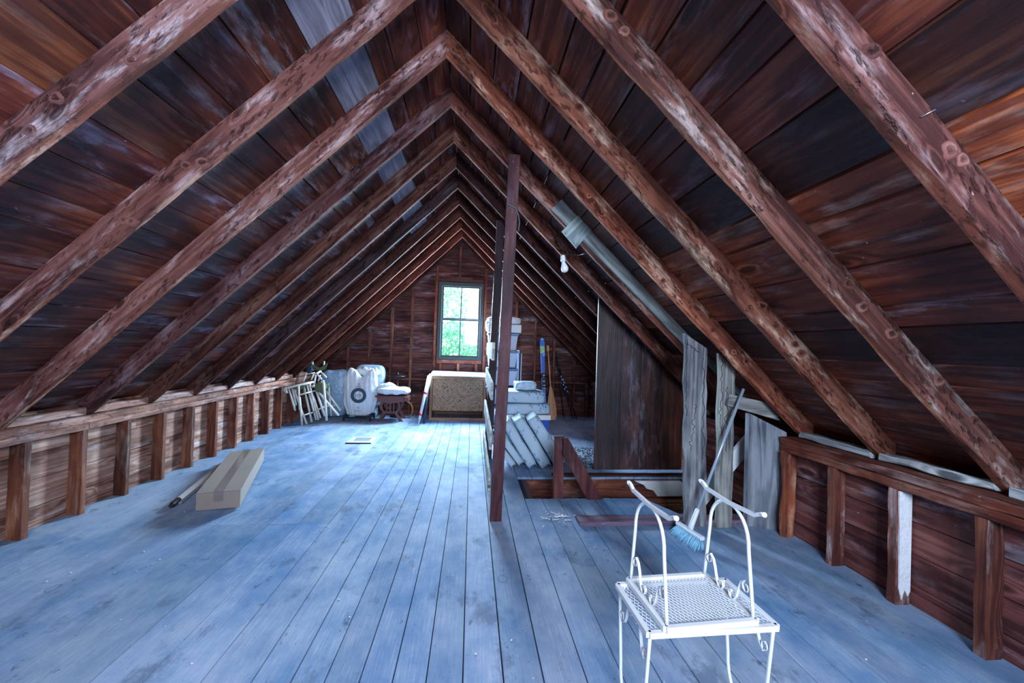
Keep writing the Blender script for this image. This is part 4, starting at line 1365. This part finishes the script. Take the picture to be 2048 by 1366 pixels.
for x in (-1.49, -1.43, -1.37):
    q = MB(); q.box(x - (.018 if x == -1.43 else .009), x + (.018 if x == -1.43 else .009), 7.377, 7.392, .186, .338, 'z'); q.build('slat', M['mahog'], tb)
q = MB(); q.box(-1.53, -1.335, 7.405, 7.70, .15, .17, 'y'); q.build('shelf', M['mahog'], tb)
mb = MB(); mb.blob((-1.41, 7.50, .540), (.30, .17, .068), e=.65, amp=.035, fr=5, seed=21, fold=1.0, nu=56, nv=30)
mb.blob((-1.52, 7.56, .62), (.15, .12, .05), e=.8, amp=.03, fr=7, seed=23, fold=1.)
mb.build('stuffed_bag', M['bagwhite'], label='full white plastic bag slumped on the small side table', cat='bag')
rk = MB()
rk.tube([V((-1.20, 7.80, .30)), V((-1.13, 7.79, .27)), V((-1.09, 7.78, .18)), V((-1.09, 7.78, .10)), V((-1.12, 7.79, .04)), V((-1.18, 7.80, .012))], 0, flat=(.05, .02, (0, 1, 0)))
rk.build('bentwood_piece', M['paddle'], label='curved strip of brown bentwood on the floor behind the side table', cat='wood piece')
ds = empty('disc_stand', (-1.41, 7.87, 0), 'dark round disc on a thin upright pole behind the side table', 'stand')
q = MB(); q.lathe([(.165, .775), (.170, .785), (.16, .797), (.05, .812), (.025, .83), (.02, .85), (.004, .87)], (-1.41, 7.87, 0), 28); q.build('disc', M['blackmetal'], ds)
q = MB(); q.lathe([(.011, .02), (.011, .775)], (-1.405, 7.87, 0), 10); q.build('pole', M['mahog'], ds)
q = MB(); q.lathe([(.12, 0), (.12, .02), (.02, .03)], (-1.405, 7.87, 0), 20); q.build('base', M['blackmetal'], ds)

# folded camp chairs hung against the west knee wall
def S(zx, zy, Y=7.0): return at(560 + zx / 8.036, 700 + zy / 8.036, Y)


def camp_chair(sticks, bars, canvas, base, label, extra=()):
    root = empty('folding_chair', base, label, 'folding chair', 'folded camp chairs in the west corner')
    for (a, b_, Y1, Y2, w_) in sticks:
        q = MB(); q.tube([S(*a, Y1), S(*b_, Y2)], w_, 8); q.build('frame_stick', M['fold'], root)
    for (a, b_, Y1, Y2, w_) in bars:
        q = MB(); q.tube([S(*a, Y1), S(*b_, Y2)], w_, 8); q.build('cross_bar', M['fold'], root)
    for c, rad, seed in canvas:
        q = MB(); q.blob(S(*c), rad, e=.7, amp=.02, fr=9, seed=seed, fold=.8, nu=24, nv=14); q.build('canvas', M['olive'], root)
    for c, Y in extra:
        q = MB(); q.tube([S(*c, Y) - V((.0, .02, 0)), S(*c, Y) + V((0, .02, 0))], .022, 10); q.build('hinge_knob', M['fold'], root)
    return root


camp_chair([((140, 610), (245, 975), 6.92, 6.9, .016), ((192, 610), (262, 890), 7.0, 6.98, .015), ((298, 575), (318, 960), 6.88, 6.86, .017), ((315, 760), (355, 1215), 6.9, 6.95, .018), ((215, 600), (430, 1195), 7.02, 6.98, .017)],
           [((110, 610), (545, 510), 6.84, 7.1, .020), ((325, 718), (580, 650), 6.85, 7.1, .013), ((385, 1048), (550, 995), 6.9, 7.1, .013), ((90, 600), (110, 695), 6.9, 6.88, .022)],
           [((300, 590), (.10, .05, .035), 2)], (-2.85, 6.95, 0), 'folded camp chair with white sticks, the one farthest into the corner under the plate')
camp_chair([((385, 590), (512, 1160), 7.12, 7.06, .017), ((432, 560), (580, 1125), 7.16, 7.1, .015), ((470, 560), (650, 1095), 7.2, 7.15, .017), ((500, 690), (618, 1125), 7.1, 7.08, .015), ((480, 540), (545, 880), 7.05, 7.05, .015),
            ((425, 375), (375, 510), 7.25, 7.2, .015), ((540, 390), (500, 485), 7.28, 7.24, .013), ((572, 405), (548, 560), 7.1, 7.1, .015)],
           [((425, 390), (560, 365), 7.25, 7.27, .012)], [], (-2.6, 7.1, 0), 'folded camp chair with white sticks, middle one of the bundle')
camp_chair([((562, 600), (720, 1065), 7.14, 7.1, .018), ((620, 680), (942, 1055), 7.12, 7.1, .019), ((740, 660), (975, 975), 7.3, 7.26, .018), ((700, 520), (750, 1135), 7.0, 7.0, .020), ((778, 540), (825, 1060), 7.32, 7.3, .016),
            ((575, 370), (670, 470), 7.1, 7.06, .015), ((665, 360), (745, 440), 7.25, 7.2, .015), ((650, 400), (612, 505), 7.2, 7.2, .013)],
           [((555, 397), (655, 340), 7.1, 7.24, .018), ((600, 962), (712, 912), 7.12, 7.14, .014), ((740, 905), (900, 890), 7.2, 7.3, .014)],
           [((650, 590, 7.12), (.10, .05, .075), 5), ((735, 590, 7.25), (.05, .05, .05), 6)], (-2.35, 7.15, 0), 'folded camp chair with green canvas seat, closest to the blue wrapped load',
           extra=[((540, 580), 7.05), ((690, 505), 7.0)])
cs = empty('canvas_seat', tuple(S(640, 340, 7.45)), 'green canvas sling seat held open by two white rods on top of the chairs', 'sling seat')
mb = MB()
pts = []
nu, nv = 16, 8
c0, c1 = S(515, 200, 7.35), S(755, 205, 7.35)
for back in (0, 1):
    for i in range(nu + 1):
        s = i / nu
        for j in range(nv + 1):
            t = j / nv
            p = c0.lerp(c1, s)
            sag = .085 * math.sin(math.pi * s)
            zt = p.z - sag
            zb = p.z - .13 - .015 * math.sin(math.pi * s)
            z_ = zt + (zb - zt) * t
            y_ = p.y + (-.045 if not back else .055) * math.sin(math.pi * min(1., .25 + t * .75)) + .01 * noise.noise(V((s * 5, t * 4, back)))
            mb.v.append(V((p.x + (.5 - s) * .05 * t, y_, z_)))
    for i in range(nu):
        for j in range(nv):
            A = back * (nu + 1) * (nv + 1) + i * (nv + 1) + j
            mb.face([A, A + 1, A + nv + 2, A + nv + 1], [(0, 0)] * 4, (1, 1, 1, 0), 0, True)
mb.build('canvas', M['olive'], cs)
for a, b_ in (((525, 190), (535, 330)), ((712, 180), (700, 300))):
    q = MB(); q.tube([S(*a, 7.35), S(*b_, 7.36)], .013, 8); q.build('rod', M['fold'], cs)
mb = MB(); mb.blob(S(470, 300, 7.4), (.04, .04, .065), e=.6, amp=.01, fr=9, seed=31)
mb.build('folded_canvas', M['navy'], label='dark blue folded canvas wedged under the rafter beside the green sling', cat='canvas')

# ================================================================== EAST SIDE OF THE RAIL: cushions, totes, skis
def cushion(c, sx, sy, sz, ang, lab, seed, notch=True):
    root = empty('cushion', c, lab, 'cushion', 'blue floral lounger cushions')
    R = Matrix.Rotation(ang, 3, 'Y')
    q = MB(); q.blob(c, (sx / 2, sy / 2, sz / 2), rot=R, e=.22, amp=.010, fr=6, seed=seed, nu=48, nv=24); q.build('pad', M['floral'], root)
    q = MB()
    for s in (-1, 1):
        z = s * sz * .34
        pts = [V(c) + R @ V((x * sx * .495, y * sy * .50, z)) for x, y in ((-.92, -1), (.92, -1), (1, -.9), (1, .9), (.92, 1), (-.92, 1), (-1, .9), (-1, -.9), (-.92, -1))]
        q.tube(pts, .006, 6)
    q.build('piping', M['floral'], root)
    return root


cushion((.70, 5.50, .748), .62, .46, .155, math.radians(.5), 'blue floral cushion lying flat on top of the pile', 1)
cushion((.74, 5.50, .590), .68, .46, .145, math.radians(-.5), 'blue floral cushion lying flat, second in the pile', 2)
dirv = math.radians(57)
cushion((.915, 4.80, .315), .66, .40, .15, dirv, 'slanted floral cushion closest to the short post stub', 3)
cushion((.745, 4.80, .300), .66, .42, .14, dirv, 'slanted pale cushion second from the short post stub', 4)
cushion((.590, 4.80, .285), .62, .42, .12, dirv, 'slanted floral cushion third from the short post stub', 5)
cushion((.470, 4.80, .250), .50, .42, .085, math.radians(52), 'thin slanted cushion fourth from the short post stub', 6)
cushion((.395, 4.80, .200), .44, .42, .075, math.radians(50), 'thin slanted cushion right behind the reddish post', 7)
tt = empty('storage_tub', (.75, 5.55, 0), 'blue plastic tub underneath the flat cushions', 'tub')
q = MB(); q.hexa([(.40, 5.35, .0), (1.06, 5.35, .0), (1.08, 5.35, .44), (.38, 5.35, .44), (.40, 5.75, 0), (1.06, 5.75, 0), (1.08, 5.75, .44), (.38, 5.75, .44)]); q.build('tub_body', M['blue'], tt)
q = MB(); q.box(.36, 1.10, 5.33, 5.77, .44, .505); q.build('lid', M['totewhite'], tt)
wp = MB(); wp.blob((.76, 5.50, .885), (.150, .12, .058), e=.35, amp=.014, fr=8, seed=12, fold=.8)
wp.build('wrapped_parcel', M['clear'], label='square parcel in clear wrap on top of the flat cushions', cat='parcel')

z = 0.
lv = [(0., .34), (.35, .68), (.70, 1.02), (1.04, 1.35), (1.36, 1.67)]
tl_lab = ['lowest, standing on the floor', 'second from the floor', 'third from the floor', 'fourth from the floor', 'topmost, under the white box']
for (za, zb), lab in zip(lv, tl_lab):
    o = empty('storage_tote', (.57, 7.5, za), 'cloudy plastic tote with blue rim in the tall stack, ' + lab, 'tote', 'stack of cloudy plastic totes')
    q = MB(); q.hexa([(.33, 7.33, za + .005), (.81, 7.33, za + .005), (.842, 7.30, zb - .045), (.30, 7.30, zb - .045), (.33, 7.67, za + .005), (.81, 7.67, za + .005), (.842, 7.70, zb - .045), (.30, 7.70, zb - .045)]); q.build('tote_body', M['tote'], o)
    q = MB(); q.beam((.285, 7.5, zb - .022), (.862, 7.5, zb - .022), .43, .036, side=(0, 1, 0), ch=.006); q.build('lid', M['totelid'], o)
mb = MB(); mb.beam((.29, 7.5, 1.757), (.90, 7.5, 1.757), .42, .15, side=(0, 1, 0), ch=.012, seg=3, jit=.004)
mb.build('storage_box', M['totewhite'], label='white lidded box on top of the tote stack, beneath the padded bundle', cat='box')
mb = MB(); mb.blob((.59, 7.5, 1.905), (.315, .2, .065), e=.35, amp=.012, fr=7, seed=8, fold=.8)
mb.blob((.268, 7.46, 1.80), (.022, .09, .10), e=.8, amp=.015, fr=14, seed=18, fold=1)
mb.build('padded_bundle', M['bagwhite'], label='puffy white plastic bundle crowning the tote stack', cat='bundle')
for x, zz, yy, lab in ((.915, 1.36, 7.66, 'thin framed panel standing beside the totes, taller one'), (.955, 1.30, 7.60, 'thin framed panel standing beside the totes, outer one')):
    o = empty('leaning_panel', (x, yy, 0), lab, 'panel', 'thin panels beside the totes')
    q = MB(); q.box(x - .010, x + .004, yy, yy + .35, .0, zz, 'z'); q.build('panel_board', M['navy'], o)
    q = MB(); q.box(x - .012, x + .010, yy - .018, yy, .0, zz, 'z'); q.build('edge_frame', M['tote'], o)

# ski
ski = empty('ski', (1.45, 7.9, 0), 'blue ski with lime tip graphics and binding leaning upright on the gable wall', 'ski')
s0, s1 = V((1.50, 7.88, .0)), V((1.43, 8.06, 1.63))


def sk(t, dx=0., dy=0.): return s0.lerp(s1, t) + V((dx, dy, 0))


q = MB()
prof = [(0, .045), (.05, .05), (.3, .04), (.5, .037), (.7, .042), (.88, .052), (.94, .050), (.975, .036), (.995, .014)]
n0 = 0
for i in range(len(prof) - 1):
    (t0, w0), (t1, w1) = prof[i], prof[i + 1]
    y0, y1 = (0, 0) if t1 < .93 else (-.01 * (t0 > .93), -.012)
    mi = 0 if t1 < .75 else (1 if t1 < .9 else 2)
    q.hexa([sk(t0, -w0, y0), sk(t0, w0, y0), sk(t0, w0, y0 + .012), sk(t0, -w0, y0 + .012), sk(t1, -w1, y1), sk(t1, w1, y1), sk(t1, w1, y1 + .012), sk(t1, -w1, y1 + .012)], mat=0)
q.build('ski_body', M['skiblue'], ski)
q = MB()
q.hexa([sk(.93, -.046, -.003), sk(.93, .046, -.003), sk(.93, .046, -.001), sk(.93, -.046, -.001), sk(.992, -.016, -.016), sk(.992, .016, -.016), sk(.992, .016, -.013), sk(.992, -.016, -.013)]); q.build('tip_panel', M['skilight'], ski)
q = MB()
q.hexa([sk(.80, -.046, -.003), sk(.80, .012, -.003), sk(.80, .012, -.001), sk(.80, -.046, -.001), sk(.93, -.046, -.003), sk(.93, .006, -.003), sk(.93, .006, -.001), sk(.93, -.046, -.001)])
q.hexa([sk(.83, .012, -.003), sk(.83, .046, -.003), sk(.83, .046, -.001), sk(.83, .012, -.001), sk(.90, .012, -.003), sk(.90, .046, -.003), sk(.90, .046, -.001), sk(.90, .012, -.001)]); q.build('lime_graphic', M['skigreen'], ski)
q = MB()
for ta, tb2, xa, xb in ((.775, .83, .010, .016), (.775, .782, .010, .036), (.823, .83, .010, .036), (.775, .80, .032, .038), (.80, .83, .032, .038), (.55, .78, -.040, -.034), (.925, .945, .005, .03)):
    q.hexa([sk(ta, xa, -.004), sk(ta, xb, -.004), sk(ta, xb, -.0025), sk(ta, xa, -.0025), sk(tb2, xa, -.004), sk(tb2, xb, -.004), sk(tb2, xb, -.0025), sk(tb2, xa, -.0025)])
q.build('white_graphic', M['skiwhite'], ski)
q = MB()
q.beam(sk(.36, 0, -.02), sk(.56, 0, -.02), .055, .028, side=(1, 0, 0), ch=.005)
q.beam(sk(.51, 0, -.045), sk(.56, 0, -.04), .075, .045, side=(1, 0, 0), ch=.01)
q.beam(sk(.39, 0, -.045), sk(.43, 0, -.05), .06, .05, side=(1, 0, 0), ch=.01)
bo = q.build('binding', M['blackmetal'], ski)
q = MB()
for t in (.535, .46, .41, .375): q.beam(sk(t, -.022, -.07), sk(t, .022, -.07), .02, .012, side=(0, 0, 1), ch=.002)
q.tube([sk(.50, -.045, -.06), sk(.512, 0, -.075), sk(.50, .045, -.06)], .005, 6)
q.build('binding_plate', M['steel'], bo)

# paddle
pd = empty('paddle', (1.64, 7.82, 0), 'light wooden canoe paddle standing blade down beside the ski', 'paddle')
p0, p1 = V((1.635, 7.72, .005)), V((1.555, 8.06, 1.47))


def pp(t): return p0.lerp(p1, t)


q = MB()
bl = [(0, .035), (.02, .065), (.06, .082), (.14, .088), (.22, .078), (.30, .058), (.38, .034), (.44, .020)]
for (t0, w0), (t1, w1) in zip(bl, bl[1:]):
    h0, h1 = .006 + t0 * .02, .006 + t1 * .02
    q.hexa([pp(t0) + V((-w0, -h0, 0)), pp(t0) + V((w0, -h0, 0)), pp(t0) + V((w0, h0, 0)), pp(t0) + V((-w0, h0, 0)), pp(t1) + V((-w1, -h1, 0)), pp(t1) + V((w1, -h1, 0)), pp(t1) + V((w1, h1, 0)), pp(t1) + V((-w1, h1, 0))], off=(5, 5))
q.build('blade', M['paddle'], pd)
q = MB(); q.tube([pp(.42), pp(.5), pp(.93)], [.018, .0155, .0145], 10); q.build('shaft', M['paddle'], pd)
q = MB(); q.beam(pp(.925), pp(1.0), .05, .028, side=(1, 0, 0), ch=.006, seg=3); q.build('grip', M['paddle'], pd)

# ski poles
for a, b_, lab in (((1128, 838, 7.95), (1114, 716, 8.03), 'black ski pole standing nearly upright, closest to the paddle'), ((1146, 840, 7.93), (1117, 735, 8.03), 'black ski pole leaning, middle one with bright bands'), ((1153, 841, 7.9), (1121, 742, 7.98), 'black ski pole leaning, outermost towards the partition')):
    A, B = at(*a), at(*b_)
    A.z = max(A.z, .01)
    root = empty('ski_pole', tuple(A), lab, 'ski pole', 'black ski poles on the gable wall')
    q = MB(); q.tube([A, B], .009, 8); q.build('shaft', M['blackmetal'], root)
    q = MB(); q.tube([B, B + (B - A).normalized() * .11], [.016, .019], 8); q.build('grip', M['black'], root)
    q = MB(); C_ = A.lerp(B, .06); q.lathe([(.012, -.004), (.045, 0), (.012, .004)], C_, 14); q.build('basket', M['blackmetal'], root)
    if 'upright' not in lab:
        for t in (.55, .64, .74, .80):
            q = MB(); q.tube([A.lerp(B, t), A.lerp(B, t + .035)], .0105, 8); q.build('pale_band', M['skilight'], root)

# ================================================================== SMALL FLOOR DEBRIS
mb = MB()
for i in range(520):
    u_, v_ = rnd.random(), rnd.random()
    x = 1.05 + .75 * u_; y = 4.62 + 1.0 * (v_ ** 1.2)
    if x < 1.25 and y < 4.8: continue
    a = rnd.uniform(0, math.pi); l = rnd.uniform(.006, .022)
    d = V((math.cos(a) * l, math.sin(a) * l, rnd.uniform(-.002, .004)))
    mb.beam(V((x, y, .006)) - d, V((x, y, .006)) + d, rnd.uniform(.003, .009), .004)
mb.build('wood_chips', M['dirt'], label='scatter of dark chips and bark on the pale floor behind the brace', cat='debris', kind='stuff')
mb = MB()
for i in range(38):
    cx2, cy2, sp_ = rnd.choice([(.66, 3.27, .018), (.80, 3.30, .03), (.80, 3.30, .03), (.82, 3.30, .10)])
    x, y = rnd.gauss(cx2, sp_), rnd.gauss(cy2, sp_ * .6)
    a = rnd.uniform(0, math.pi); l = rnd.choice([.003, .005, .009, .03])
    d = V((math.cos(a) * l, math.sin(a) * l, 0))
    mb.beam(V((x, y, .004)) - d, V((x, y, .004)) + d, (.0025 if l > .02 else rnd.uniform(.003, .016)), .005)
mb.build('plaster_crumbs', M['plaster'], label='white plaster crumbs and straw on the floor before the stair opening', cat='debris', kind='stuff')
mb = MB()
for i in range(260):
    x = rnd.uniform(-2.8, 2.35); y = rnd.uniform(1.2, 6.8)
    if y > near_edge(max(x, .64)) - .1 and y < 4.5 and x > .55: continue
    r_ = rnd.choice([.0015, .002, .003, .005])
    mb.lathe([(r_, .001), (r_ * .8, r_ * .8)], (x, y, 0), 5, smooth=False)
mb.build('paint_flecks', M['plaster'], label='tiny white paint flecks strewn all over the blue floor', cat='debris', kind='stuff')

# ================================================================== OUTSIDE: trees beyond the window
def tree(x, y, h, r_, n, mat, lab, zc=None):
    root = empty('tree', (x, y, -3.5), lab, 'tree', 'trees outside the gable window')
    q = MB(); q.tube([V((x, y, -3.5)), V((x + .1, y, -1.5)), V((x, y, zc - h * .3))], [.15, .10, .03], 8); q.build('trunk', M['bark'], root)
    q = MB()
    for i in range(n):
        while True:
            d = V((rnd.uniform(-1, 1), rnd.uniform(-1, 1), rnd.uniform(-1, 1)))
            if .3 < d.length < 1: break
        k = noise.noise(d * 2.2 + V((x, y, 0)))
        if k < -.12: continue
        c = V((x, y, zc)) + V((d.x * r_, d.y * r_, d.z * h / 2))
        s = rnd.uniform(.04, .09)
        a = V((rnd.uniform(-1, 1), rnd.uniform(-1, 1), rnd.uniform(-1, 1))).normalized() * s
        b_ = a.orthogonal().normalized() * s * .6
        m0 = len(q.v)
        q.v += [c - a, c + b_, c + a, c - b_]
        q.face([m0, m0 + 1, m0 + 2, m0 + 3], [(0, 0)] * 4)
    q.build('foliage', mat, root, kind='stuff', recalc=False)


tree(-.35, 12.0, 2.6, 1.2, 4200, M['leaf'], 'bright green bush low outside the window', zc=.75)
tree(-1.5, 15.5, 3.0, 1.3, 3000, M['leaf'], 'green tree rising on one side outside the window', zc=2.9)
tree(.9, 21.0, 7.0, 3.6, 6000, M['leaf2'], 'pale hazy tree farthest off outside the window', zc=2.6)
gm = MB(); gm.box(-12, 12, 8.6, 30, -3.6, -3.5)
gm.build('lawn', M['leaf'], label='green ground outside far below the window', cat='ground', kind='structure')

for o in D.objects:
    if '_o' in o: del o['_o']
